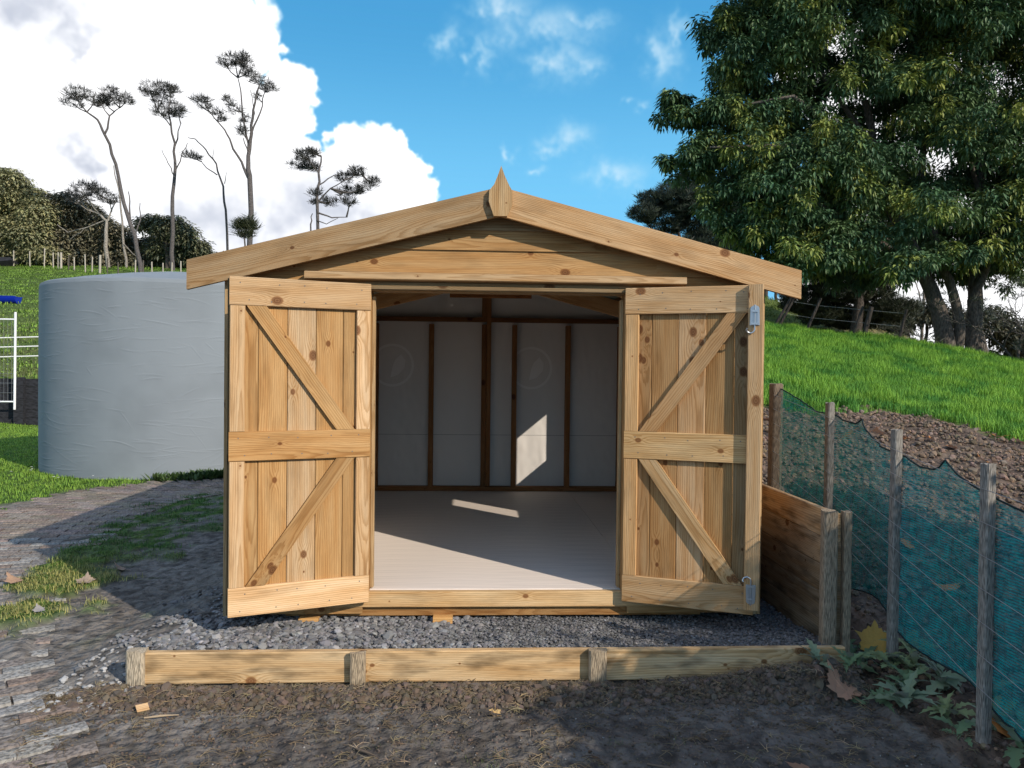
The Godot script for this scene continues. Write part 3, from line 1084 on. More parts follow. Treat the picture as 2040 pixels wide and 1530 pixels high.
func build_shed() -> Node3D:
	var S := thing("garden_shed", "timber garden shed with gable roof and both doors wide open", "shed")
	var W: Material = M.wood0
	var K: Material = M.wood1
	var X := Vector3.RIGHT
	var Y := Vector3.UP
	var Z := Vector3.BACK
	# floor: three sheets and a strip by the door
	var fx := [-1.46, -1.2, 0.86, 1.46]
	for k in 3:
		var m := MB.new()
		m.box(Vector3((fx[k] + fx[k + 1]) / 2, FLOOR - 0.009, -1.93), Vector3(fx[k + 1] - fx[k] - 0.003, 0.018, 3.5))
		put(S, "floor_sheet", m.mesh(), M.ply)
	var stripm := MB.new()
	stripm.box(Vector3(0, FLOOR - 0.0085, -0.105), Vector3(2.9, 0.019, 0.144))
	put(S, "floor_strip", stripm.mesh(), M.ply)
	put(S, "sill", board(1.95, 0.088, 0.042, Color(0.66, 0.64, 0.57), 0.004), W, lay(Vector3(0, FLOOR - 0.047, 0.0), X, Z))
	put(S, "bearer", board(2.38, 0.062, 0.05, Color(0.42, 0.33, 0.22), 0.004), W, lay(Vector3(0.0, 0.152, -0.035), X, Z))
	for z in [-0.9, -1.8, -2.7, -3.6]:
		put(S, "bearer", board(2.38, 0.09, 0.05, Color(0.42, 0.33, 0.22), 0.004), W, lay(Vector3(0.0, 0.19, z), X, Z))
	# gable outline of the cladding
	var gable := PackedVector2Array([Vector2(-WALL, 0.13), Vector2(WALL, 0.13), Vector2(WALL, roof_y(WALL)), Vector2(0, roof_y(0)), Vector2(-WALL, roof_y(WALL))])
	var ybot := [2.318, 2.205, 2.074, 1.968]
	for k in 24:
		var y0: float = ybot[k] if k < 4 else 1.968 - (k - 3) * 0.114
		var y1: float = 2.53 if k == 0 else (ybot[k - 1] + 0.014 if k < 4 else y0 + 0.127)
		if y0 < 0.13: break
		if k < 4:
			for pl in Geometry2D.intersect_polygons(rect(-WALL, y0, WALL, y1), gable):
				put(S, "weatherboard", cut(pl, 0.0, 0.021, [PINE * 0.8, GOLD * 0.92, GOLD * 1.0, GOLD * 0.9][k], X2(), 0.013, k), K)
		else:
			for s: float in [-1.0, 1.0]:
				put(S, "weatherboard", cut(rect(minf(s * 0.755, s * WALL), y0, maxf(s * 0.755, s * WALL), y1), 0.0, 0.021, GOLD * rr(0.85, 1.0), X2(), 0.013), K)
	# rear cladding, seen by nobody but the weather
	for k in 21:
		var y0 := 0.15 + k * 0.114
		for pl in Geometry2D.intersect_polygons(rect(-WALL, y0, WALL, y0 + 0.127), gable):
			put(S, "weatherboard", cut(pl, 0.0, 0.021, GOLD * rr(0.85, 1.0), X2(), 0.013), K, Transform3D(Basis(Y, PI), Vector3(0, 0, -DEPTH - 0.12)))
	# side cladding; two small windows on the right
	var win := [[-2.90, -2.50], [-1.27, -0.87]]
	for s: float in [-1.0, 1.0]:
		for k in 17:
			var y0 := 0.15 + k * 0.114
			var y1 := minf(y0 + 0.127, roof_y(WALL))
			var runs := [[-DEPTH - 0.12, 0.0]]
			if s > 0 and y1 > 1.25 and y0 < 1.86: runs = [[-DEPTH - 0.12, win[0][0] - 0.02], [win[0][1] + 0.02, win[1][0] - 0.02], [win[1][1] + 0.02, 0.0]]
			for r in runs:
				var zc: float = (r[0] + r[1]) / 2
				var L: float = r[1] - r[0]
				put(S, "weatherboard", cut(rect(-L / 2, y0, L / 2, y1), 0.0, 0.021, GOLD * rr(0.8, 1.0), X2(), 0.013), K, Transform3D(Basis(Y, s * PI / 2), Vector3(s * WALL, 0, zc)))
	for s: float in [-1.0, 1.0]:
		put(S, "corner_board", board(1.98, 0.05, 0.022, PINE, 0.003), W, lay(Vector3(s * (WALL - 0.002), 1.13, 0.034), Y, Z))
	# building paper lining (thin sheets inside the cladding) and the frame
	var g2 := PackedVector2Array([Vector2(-1.46, FLOOR), Vector2(1.46, FLOOR), Vector2(1.46, roof_y(1.46)), Vector2(0, roof_y(0)), Vector2(-1.46, roof_y(1.46))])
	put(S, "lining", cut(g2, -DEPTH - 0.10, -DEPTH - 0.094, Color.WHITE, X2()), M.paper)
	for pl in Geometry2D.intersect_polygons(rect(-1.46, 2.03, 1.46, 2.6), g2):
		put(S, "lining", cut(pl, -0.02, -0.014, Color.WHITE, X2()), M.paper)
	for s: float in [-1.0, 1.0]:
		put(S, "lining", cut(rect(minf(s * 0.755, s * 1.46), FLOOR, maxf(s * 0.755, s * 1.46), 2.03), -0.02, -0.014, Color.WHITE, X2()), M.paper)
		var rects := [rect(-3.78, FLOOR, -0.02, roof_y(1.46))]
		if s > 0:
			rects = [rect(-3.78, FLOOR, -0.02, 1.28), rect(-3.78, 1.83, -0.02, roof_y(1.46)), rect(-3.78, 1.28, -2.90, 1.83), rect(-2.50, 1.28, -1.27, 1.83), rect(-0.87, 1.28, -0.02, 1.83)]
		for r in rects:
			put(S, "lining", cut(r, -0.003, 0.003, Color.WHITE, X2()), M.paper, Transform3D(Basis(Y, -PI / 2), Vector3(s * 1.463, 0, 0)))
	var frame := Color(0.36, 0.235, 0.155)
	var bz := -DEPTH - 0.047
	for st in [[-1.165, 2.06], [-0.59, 2.06], [-0.04, 2.06], [0.28, 2.06], [0.845, 2.06], [1.40, 2.06], [-1.43, 2.06]]:
		put(S, "stud", board(st[1] - FLOOR - 0.09, 0.05, 0.09, frame * rr(0.9, 1.1)), W, lay(Vector3(st[0], (st[1] + FLOOR) / 2 - 0.002, bz), Y, Z))
	put(S, "stud", board(1.98, 0.046, 0.088, frame * 0.9), W, lay(Vector3(0.01, 1.315, bz + 0.003), Y, Z))
	put(S, "stud", board(0.30, 0.09, 0.09, frame * 0.8), W, lay(Vector3(-0.02, 2.235, bz), Y, Z))
	put(S, "bottom_plate", board(2.9, 0.045, 0.09, frame * 1.05), W, lay(Vector3(0, FLOOR + 0.0235, bz + 0.002), X, Z))
	put(S, "top_plate", board(2.9, 0.045, 0.09, frame * 0.85), W, lay(Vector3(0, 2.065, bz + 0.0015), X, Z))
	for s: float in [-1.0, 1.0]:
		for z in [-0.5, -1.55, -2.15, -3.2]:
			put(S, "stud", board(roof_y(1.46) - FLOOR - 0.09, 0.045, 0.08, frame), W, lay(Vector3(s * 1.415, (roof_y(1.46) + FLOOR) / 2, z), Y, Vector3(-s, 0, 0)))
		put(S, "top_plate", board(3.55, 0.045, 0.08, frame * 0.9), W, lay(Vector3(s * 1.414, roof_y(1.46) - 0.04, -1.93), Z, Vector3(-s, 0, 0)))
		put(S, "bottom_plate", board(3.55, 0.043, 0.08, frame), W, lay(Vector3(s * 1.414, FLOOR + 0.022, -1.93), Z, Vector3(-s, 0, 0)))
		# rafters and purlins under the sheets
		for z in [-0.1, -1.22, -2.45]:
			var a := Vector3(s * 0.012, roof_y(0.0) - 0.062, z)
			var b := Vector3(s * 1.46, roof_y(1.46) - 0.062, z)
			var dir := (b - a).normalized()
			var up := Vector3(-dir.y * s, dir.x * s, 0)
			put(S, "rafter", board((b - a).length(), 0.135, 0.045, Color(0.75, 0.64, 0.52)), W, lay((a + b) / 2 - up * 0.07, dir, Z))
		for x in [0.35, 0.8, 1.2]:
			put(S, "purlin", board(3.8, 0.066, 0.038, frame), W, lay(Vector3(s * x, roof_y(x) - 0.022, -1.87), Z, Vector3(s * SLOPE, 1, 0).normalized()))
	put(S, "ridge_board", board(3.78, 0.11, 0.022, frame), W, lay(Vector3(0, roof_y(0) - 0.07, -1.87), Z, X))
	put(S, "collar_tie", board(0.72, 0.09, 0.02, frame * 1.2), W, lay(Vector3(0, 2.215, -2.415), X, Z))
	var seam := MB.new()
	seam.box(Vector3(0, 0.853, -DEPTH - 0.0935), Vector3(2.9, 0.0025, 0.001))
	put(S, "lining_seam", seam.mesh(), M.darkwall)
	# the paper maker's roundel, printed twice on the back lining
	for c in [Vector2(-1.0, 1.58), Vector2(0.46, 1.565)]:
		var em := node(S, "printed_roundel", Transform3D(Basis.IDENTITY, Vector3(c.x, c.y, -DEPTH - 0.0915)))
		var m := MB.new()
		for k in 48:
			var a := TAU * k / 48.0
			var b := TAU * (k + 1) / 48.0
			var pa := Vector3(cos(a), sin(a), 0)
			var pb := Vector3(cos(b), sin(b), 0)
			m.quad(pa * 0.20, pb * 0.20, pb * 0.226, pa * 0.226, Vector3.BACK)
		put(em, "ring", m.mesh(), M.print)
		put(em, "leaf_mark", cut(PackedVector2Array([Vector2(-0.02, -0.13), Vector2(0.06, -0.10), Vector2(0.125, -0.03), Vector2(0.135, 0.05), Vector2(0.09, 0.115), Vector2(0.03, 0.06), Vector2(0.0, -0.02)]), 0.0, 0.0005, Color.WHITE, X2()), M.print)
	# windows on the right-hand wall
	for w in win:
		var wn := node(S, "window", Transform3D(Basis(Y, PI / 2), Vector3(1.5, 1.555, (w[0] + w[1]) / 2)))
		for s: float in [-1.0, 1.0]:
			put(wn, "frame", board(0.63, 0.04, 0.07, PINE), W, lay(Vector3(s * 0.2215, 0, 0.0), Y, Z))
			put(wn, "frame", board(0.40, 0.04, 0.07, PINE), W, lay(Vector3(0, s * 0.295, 0.0), X, Z))
		var pm := MB.new()
		pm.box(Vector3(0, 0, 0), Vector3(0.402, 0.549, 0.004))
		put(wn, "pane", pm.mesh(), M.pane)
	# door frame
	for s: float in [-1.0, 1.0]:
		put(S, "jamb", board(1.70, 0.13, 0.034, GOLD * 0.85), W, lay(Vector3(s * 0.737, FLOOR + 0.85, -0.032), Y, X))
		put(S, "door_stop", board(1.66, 0.045, 0.018, PINE * 0.95), W, lay(Vector3(s * 0.7108, FLOOR + 0.84, -0.05), Y, X))
	put(S, "head", board(1.50, 0.048, 0.14, PINE * 0.9), W, lay(Vector3(0, 1.995, -0.045), X, Z))
	put(S, "head", board(1.50, 0.022, 0.02, PINE * 0.62), W, lay(Vector3(0, 1.985, 0.036), X, Z))
	put(S, "drip_rail", board(2.14, 0.042, 0.055, Color(0.56, 0.54, 0.51), 0.004, 2), W, lay(Vector3(-0.01, 2.043, 0.049), X, Vector3(0, 0.12, 1)))
	# roof: two corrugated sheets
	for s: float in [-1.0, 1.0]:
		var m := MB.new()
		var nrm := Vector3(s * SLOPE, 1, 0).normalized()
		var nc := 100
		for k in nc:
			for side: float in [0.0, 0.004]:
				var za := -3.9 + 4.0 * k / nc
				var zb := -3.9 + 4.0 * (k + 1) / nc
				var ha := 0.010 * sin(k * PI / 2.0) + side
				var hb := 0.010 * sin((k + 1) * PI / 2.0) + side
				var a0 := Vector3(s * 0.0, 2.527, za) + nrm * ha
				var a1 := Vector3(s * 1.69, 2.527 - 1.69 * SLOPE, za) + nrm * ha
				var b0 := Vector3(s * 0.0, 2.527, zb) + nrm * hb
				var b1 := Vector3(s * 1.69, 2.527 - 1.69 * SLOPE, zb) + nrm * hb
				var nn := nrm if side > 0.0 else -nrm
				m.quad(a0, a1, b1, b0, nn)
		put(S, "roof_sheet", m.mesh(), M.iron)
	# barge boards and finial
	for s: float in [-1.0, 1.0]:
		var pl := PackedVector2Array([Vector2(0.0, 2.544), Vector2(s * 1.705, 2.111), Vector2(s * 1.705, 1.950), Vector2(0.0, 2.383)])
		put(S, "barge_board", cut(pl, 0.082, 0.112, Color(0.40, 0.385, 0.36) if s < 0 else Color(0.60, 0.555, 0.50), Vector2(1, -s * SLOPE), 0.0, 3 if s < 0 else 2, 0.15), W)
	put(S, "finial", cut(PackedVector2Array([Vector2(0.0, 2.652), Vector2(-0.018, 2.598), Vector2(-0.038, 2.548), Vector2(-0.064, 2.516), Vector2(-0.066, 2.455), Vector2(-0.038, 2.376), Vector2(0.036, 2.376), Vector2(0.064, 2.440), Vector2(0.062, 2.516), Vector2(0.045, 2.545), Vector2(0.020, 2.598)]), 0.1125, 0.145, Color(0.50, 0.49, 0.445), Vector2(0.02, 1), 0.0, 1, 0.4), W)
	build_door(S, -1.0)
	build_door(S, 1.0)
	return S

func X2() -> Vector2:
	return Vector2(1, 0)

func build_door(S: Node3D, s: float) -> void:
	var door := node(S, "door", Transform3D(Basis(Vector3.UP, -s * 21.8 * D2R), Vector3(s * 0.722, 0.222, 0.045)))
	door.set_meta("label", "left door leaf of golden boards, braces pointing to its hinges" if s < 0 else "right door leaf of mixed brown boards with bolts on its edge post")
	var w := 0.742 if s < 0 else 0.712
	var H := 1.778
	var planks := [GOLD * 0.86, GOLD * 1.10, PALE * 0.84, GOLD * 0.92, GOLD * 1.02] if s < 0 else [Color(0.56, 0.485, 0.39), BROWN * 1.05, Color(0.76, 0.70, 0.65), BROWN * 1.0, Color(0.41, 0.395, 0.35)]
	var xw := [0.0, 0.147, 0.295, 0.445, 0.595, w]
	for k in 5:
		var pw: float = xw[k + 1] - xw[k] - 0.0025
		put(door, "plank", board(H - 0.012, pw, 0.019, planks[k], 0.003), M.wood1 if k % 2 == 0 else M.wood0, lay(Vector3(s * (xw[k] + xw[k + 1]) / 2, H / 2, -0.0115), Vector3.UP, Vector3.BACK))
	var rails := [PALE * 0.97, GOLD * 1.02, PALE * 1.0] if s < 0 else [Color(0.68, 0.645, 0.60), Color(0.61, 0.575, 0.48), Color(0.55, 0.505, 0.44)]
	var ry := [1.704, 0.893, 0.077]
	var rl := [w, w, w]
	for k in 3:
		var rw: float = [0.148, 0.154, 0.152][k]
		put(door, "rail", board(rl[k], rw, 0.024, rails[k], 0.003, [0, 3, 1][k] if s < 0 else [2, 1, 3][k]), M.wood0, lay(Vector3(s * w / 2, ry[k], 0.0105), Vector3.RIGHT, Vector3.BACK))
	var st := PALE * 0.90 if s < 0 else Color(0.70, 0.63, 0.53)
	for x in [0.039, w - 0.041]:
		for seg in [[0.972, 1.628], [0.155, 0.814]]:
			if s > 0 and x > 0.5: continue
			put(door, "stile", board(seg[1] - seg[0], 0.076, 0.023, st * rr(0.93, 1.05), 0.003), M.wood0, lay(Vector3(s * x, (seg[0] + seg[1]) / 2, 0.0100), Vector3.UP, Vector3.BACK))
	# nail heads, in rows on the rails
	var nails := MB.new()
	nails.col = Color(0.16, 0.15, 0.14)
	for k in 5:
		for y: float in ry:
			for dy: float in [-0.045, 0.042]:
				var c := Vector3(s * ((xw[k] + xw[k + 1]) / 2 + rr(-0.03, 0.03)), y + dy + rr(-0.006, 0.006), 0.0234)
				for q in 6: nails.tri(c, c + Vector3(cos(q * TAU / 6), sin(q * TAU / 6), 0) * 0.0038, c + Vector3(cos((q + 1) * TAU / 6), sin((q + 1) * TAU / 6), 0) * 0.0038, Vector3.BACK)
	put(door, "nail_heads", nails.mesh(), M.tint, Transform3D.IDENTITY, "stuff")
	# braces, sawn level where they meet the rails
	for b in [[0.085, 0.972, 0.185, 0.556, 0.656, 1.629], [0.085, 0.814, 0.185, 0.556, 0.656, 0.155]]:
		var pl := PackedVector2Array([Vector2(s * b[0], b[1]), Vector2(s * b[2], b[1]), Vector2(s * b[4], b[5]), Vector2(s * b[3], b[5])])
		put(door, "brace", cut(pl, -0.001, 0.0215, (GOLD * 0.93 if s < 0 else Color(0.56, 0.48, 0.39)) if b[1] > 0.9 else (GOLD * 0.88 if s < 0 else Color(0.70, 0.66, 0.58)), Vector2(s * (b[3] - b[0]), b[5] - b[1])), M.wood1)
	if s > 0:
		put(door, "edge_post", board(1.742, 0.078, 0.032, Color(0.66, 0.62, 0.57), 0.004, 0), M.wood0, lay(Vector3(0.704, 0.907, 0.0390), Vector3.UP, Vector3.BACK))
		for e in [[1.60, 1.0], [0.135, -1.0]]:
			bolt(door, Vector3(0.700, e[0], 0.0555), e[1])
	else:
		# thin dark greenish strip along the outer edge
		put(door, "edge_strip", board(H - 0.02, 0.02, 0.006, Color(0.16, 0.17, 0.15), 0.001), M.wood0, lay(Vector3(-w - 0.003, H / 2, -0.012), Vector3.UP, Vector3.LEFT))

func bolt(door: Node3D, at: Vector3, s: float) -> void:
	# keeper plate with arched head, raised barrel, and the bent rod
	var pl := PackedVector2Array()
	for k in 9:
		var a := PI * k / 8.0
		pl.append(Vector2(cos(a) * 0.026, s * (0.055 + sin(a) * 0.02)))
	pl.append(Vector2(-0.029, s * -0.045))
	pl.append(Vector2(0.029, s * -0.045))
	var m := MB.new()
	var tris := Geometry2D.triangulate_polygon(pl)
	for i in range(0, tris.size(), 3):
		m.tri(Vector3(pl[tris[i]].x, pl[tris[i]].y, 0.003), Vector3(pl[tris[i + 1]].x, pl[tris[i + 1]].y, 0.003), Vector3(pl[tris[i + 2]].x, pl[tris[i + 2]].y, 0.003), Vector3.BACK)
	for i in pl.size():
		var p: Vector2 = pl[i]
		var q: Vector2 = pl[(i + 1) % pl.size()]
		m.quad(Vector3(p.x, p.y, 0), Vector3(q.x, q.y, 0), Vector3(q.x, q.y, 0.003), Vector3(p.x, p.y, 0.003), Vector3(p.x + q.x, p.y + q.y, 0).normalized())
	for x in [-0.0175, 0.0175]:
		m.box(Vector3(x, s * 0.0, 0.008), Vector3(0.005, 0.088, 0.010))
	m.box(Vector3(0, s * 0.04, 0.017), Vector3(0.04, 0.012, 0.004))
	m.box(Vector3(0, s * -0.036, 0.017), Vector3(0.04, 0.012, 0.004))
	for e in m.v.size(): m.uv[e] = Vector2.ZERO
	tubes(m, [Vector3(0, s * 0.078, 0.010), Vector3(0, s * -0.072, 0.010), Vector3(-0.006, s * -0.086, 0.011), Vector3(-0.022, s * -0.094, 0.013), Vector3(-0.040, s * -0.088, 0.017), Vector3(-0.048, s * -0.074, 0.022), Vector3(-0.042, s * -0.064, 0.024)], 0.0052)
	for o in [[-0.022, -0.03], [0.022, -0.03], [-0.021, 0.05], [0.021, 0.05]]:
		m.box(Vector3(o[0], s * o[1], 0.0045), Vector3(0.007, 0.007, 0.003))
	put(door, "drop_bolt", m.mesh(), M.galv, Transform3D(Basis.IDENTITY.scaled(Vector3.ONE * 0.88), at))

func tubes(m: MB, pts: Array, r: float) -> void:
	var rad := []
	for p in pts: rad.append(r)
	m.tube(pts, rad, 8, true)

# ---------------------------------------------------------------- things round the shed
func build_edging() -> void:
	for b in [[-1.05, 0.075, "pale packing block under the shed by the left door"], [-0.30, 0.085, "pale packing block under the middle of the sill"]]:
		var o := put(self, "packing_block", board(0.11, 0.09, 0.04, Color(0.72, 0.60, 0.40), 0.003), M.wood0, lay(Vector3(b[0], 0.108, 0.005), Vector3.RIGHT, Vector3.UP))
		tag(o, b[2], "timber block", "packing blocks under the shed")
	var E := thing("timber_edging", "low timber edging board with three short pegs holding back the gravel", "garden edging")
	var c := Color(0.80, 0.81, 0.78)
	put(E, "board", board(2.14, 0.152, 0.042, c, 0.006, 3, 0.1), M.worn, lay(Vector3(-0.62, 0.097, 0.672), Vector3(1, -0.001, -0.006), Vector3.BACK))
	put(E, "board", board(1.25, 0.152, 0.042, c * Color(0.94, 0.96, 0.98), 0.006, 0, 0.5), M.worn, lay(Vector3(1.085, 0.099, 0.671), Vector3(1, 0.001, -0.006), Vector3.BACK))
	for p in [[-1.715, 0.685, 0.186, 0.088, 0.075, 0.0], [-0.675, 0.712, 0.176, 0.075, 0.042, 0.1], [0.475, 0.712, 0.182, 0.088, 0.06, -0.12]]:
		var m := MB.new()
		m.col = Color(0.52, 0.44, 0.33) if p[0] < -1 else Color(0.42, 0.335, 0.235)
		peg(m, p[3], p[4], p[2] + 0.15)
		put(E, "peg", m.mesh(), M.post, Transform3D(Basis(Vector3.UP, p[5]), Vector3(p[0], -0.15, p[1])))
	# the boarded bank on the right
	var R := thing("board_retaining_wall", "low retaining wall of rough brown boards beside the right door", "retaining wall")
	for k in 5:  # plank tints brighten upward: sunlight on the upper boards is painted in
		var y := 0.145 + k * 0.149
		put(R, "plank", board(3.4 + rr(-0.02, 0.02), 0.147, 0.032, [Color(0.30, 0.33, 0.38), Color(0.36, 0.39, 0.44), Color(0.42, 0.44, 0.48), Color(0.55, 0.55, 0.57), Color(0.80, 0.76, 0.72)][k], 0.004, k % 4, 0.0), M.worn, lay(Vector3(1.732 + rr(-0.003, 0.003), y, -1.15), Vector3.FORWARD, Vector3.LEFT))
	for p in [[1.672, 0.575, 0.075, 0.065, 0.835], [1.775, 0.545, 0.045, 0.05, 0.825], [1.672, -1.4, 0.07, 0.06, 0.82]]:
		var m := MB.new()
		m.col = Color(0.36, 0.29, 0.21) if p[2] > 0.06 else Color(0.40, 0.32, 0.23)
		peg(m, p[2], p[3], p[4])
		put(R, "post", m.mesh(), M.post, Transform3D(Basis(Vector3.UP, rr(-0.1, 0.1)), Vector3(p[0], 0.0, p[1])))

# a rough sawn peg: rounded, slightly uneven corners, ragged top
func peg(m: MB, w: float, d: float, h: float) -> void:
	var rings := []
	var nr := 6
	for j in nr + 1:
		var ring := []
		var f := float(j) / nr
		for k in 12:
			var a := TAU * k / 12.0
			var cx := signf(cos(a)) * pow(absf(cos(a)), 0.45) * w * 0.5
			var cz := signf(sin(a)) * pow(absf(sin(a)), 0.45) * d * 0.5
			var wob := 1.0 + rr(-0.025, 0.025)
			ring.append(Vector3(cx * wob, h * f + (rr(-0.006, 0.004) if j == nr else 0.0), cz * wob))
		rings.append(ring)
	for j in nr:
		for k in 12:
			var q := (k + 1) % 12
			var a: Vector3 = rings[j][k]
			var b: Vector3 = rings[j][q]
			var c: Vector3 = rings[j + 1][q]
			var e: Vector3 = rings[j + 1][k]
			var out := Vector3((a.x + b.x) / w, 0, (a.z + b.z) / d)
			m.auto(a, b, c, out)
			m.auto(a, c, e, out)
	var top := Vector3(0, h, 0)
	for k in 12: m.auto(top, rings[nr][k], rings[nr][(k + 1) % 12], Vector3.UP)

var FENCE := [[1.86, 2.45, 1.12], [1.92, 1.42, 1.175], [1.985, 0.62, 1.25], [2.10, -0.36, 1.35], [2.14, -1.35, 1.455]]

func fence_x(z: float) -> float:
	for i in FENCE.size() - 1:
		if z <= FENCE[i][1] and z >= FENCE[i + 1][1]:
			return lerpf(FENCE[i + 1][0], FENCE[i][0], (z - FENCE[i + 1][1]) / (FENCE[i][1] - FENCE[i + 1][1]))
	return FENCE[0][0] if z > 1.0 else FENCE[4][0]

func build_net_fence() -> void:
	var F := thing("netting_fence", "wire fence of grey battens hung with dark green shade netting", "fence")
	for i in FENCE.size():
		var p = FENCE[i]
		var last := i == FENCE.size() - 1
		var y0 := ground(p[0], p[1]) - 0.15
		var w := 0.046 if not last else 0.085
		var m := MB.new()
		m.col = Color(0.30, 0.285, 0.26) if not last else Color(0.26, 0.20, 0.15)
		peg(m, w, w, p[2] - y0)
		put(F, "post", m.mesh(), M.post, Transform3D(Basis.from_euler(Vector3(rr(-0.012, 0.012), 0.15, rr(-0.01, 0.01))), Vector3(p[0], y0, p[1])))
	# line wires, stapled to the near faces of the battens
	for k in 7:
		var m := MB.new()
		var pts := []
		for i in FENCE.size():
			var p = FENCE[i]
			var f := (k + 0.45) / 7.2
			var g := 0.06 + 0.16 * i
			pts.append(Vector3(p[0] - 0.028, g + (p[2] - g) * f, p[1]))
		var r := []
		for p in pts: r.append(0.0016)
		m.tube(pts, r, 5, false)
		put(F, "wire", m.mesh(), M.wire)
	# netting: hung behind the battens, sagging between its ties
	var top := [[2.45, 0.93], [1.95, 0.97], [1.62, 1.00], [1.42, 1.035], [1.30, 1.06], [1.10, 1.10], [1.02, 1.145], [0.90, 1.085], [0.75, 1.08], [0.62, 1.12], [0.40, 1.14], [0.12, 1.215], [0.05, 1.27], [-0.08, 1.235], [-0.25, 1.245], [-0.36, 1.275], [-0.65, 1.28], [-0.95, 1.33], [-1.2, 1.39], [-1.35, 1.43]]
	var m := MB.new()
	var nu := 90
	var nv := 14
	var P := []
	for i in nu + 1:
		var z := lerpf(2.45, -1.35, float(i) / nu)
		var yt := 0.0
		for k in top.size() - 1:
			if z <= top[k][0] and z >= top[k + 1][0]:
				yt = lerpf(top[k + 1][1], top[k][1], (z - top[k + 1][0]) / (top[k][0] - top[k + 1][0]))
		var yb := 0.17 + 0.10 * smoothstep(1.6, 0.3, z) + 0.03 * sin(z * 6.0)
		yb = lerpf(yb, 0.45, smoothstep(-0.4, -1.3, z))
		var rowp := []
		for j in nv + 1:
			var f := float(j) / nv
			var y := lerpf(yb, yt, f)
			var bil := 0.018 * sin(z * 7.0 + f * 2.0) + 0.014 * n_fine.get_noise_2d(z * 9.0, y * 6.0)
			rowp.append(Vector3(fence_x(z) + 0.042 + bil, y, z))
		P.append(rowp)
	for i in nu:
		for j in nv:
			var na := Vector3.LEFT
			var q := [Vector2(i, j), Vector2(i + 1, j), Vector2(i + 1, j + 1), Vector2(i, j + 1)]
			var vs := []
			var us := []
			for t in q:
				vs.append(P[int(t.x)][int(t.y)])
				us.append(Vector2(P[int(t.x)][int(t.y)].z * 2.6, P[int(t.x)][int(t.y)].y * 2.6))
			var nn: Vector3 = (vs[1] - vs[0]).cross(vs[3] - vs[0]).normalized()
			if nn.x > 0: nn = -nn
			m.quad(vs[0], vs[1], vs[2], vs[3], nn, us[0], us[1], us[2], us[3])
	put(F, "netting", m.mesh(), M.net)
	# the folded hem and its cord
	var hem := MB.new()
	hem.col = Color(0.012, 0.03, 0.035)
	for j in [0, nv]:
		var pts := []
		var r := []
		for i in nu + 1:
			pts.append(P[i][j])
			r.append(0.0045)
		hem.tube(pts, r, 5, false)
	put(F, "hem", hem.mesh(), M.tint)

func build_tank() -> void:
	var T := thing("water_tank", "large round blue grey plastered water tank on the lawn", "water tank", Vector3(-4.85, 0, -8.35))
	var prof := [[2.0, -0.1], [2.0, 0.3], [2.004, 1.0], [2.0, 2.0], [1.998, 2.70], [1.985, 2.745], [1.95, 2.765]]
	var m := MB.new()
	var lid := MB.new()
	var ns := 96
	for part in 2:
		var pr := prof if part == 0 else [[1.96, 2.755], [1.6, 2.84], [1.0, 2.95], [0.45, 3.03], [0.02, 3.05]]
		var t := m if part == 0 else lid
		for j in pr.size() - 1:
			for k in ns:
				var a := TAU * k / ns
				var b := TAU * (k + 1) / ns
				var da := Vector3(cos(a), 0, sin(a))
				var db := Vector3(cos(b), 0, sin(b))
				var sl := Vector2(pr[j + 1][1] - pr[j][1], -(pr[j + 1][0] - pr[j][0])).normalized()
				var na := da * sl.x + Vector3.UP * sl.y
				var nb := db * sl.x + Vector3.UP * sl.y
				var p0: Vector3 = da * pr[j][0] + Vector3.UP * pr[j][1]
				var p1: Vector3 = db * pr[j][0] + Vector3.UP * pr[j][1]
				var p2: Vector3 = db * pr[j + 1][0] + Vector3.UP * pr[j + 1][1]
				var p3: Vector3 = da * pr[j + 1][0] + Vector3.UP * pr[j + 1][1]
				t.trin(p0, p1, p2, na, nb, nb)
				t.trin(p0, p2, p3, na, nb, na)
	put(T, "wall", m.mesh(), M.tank)
	put(T, "roof", lid.mesh(), M.tank)

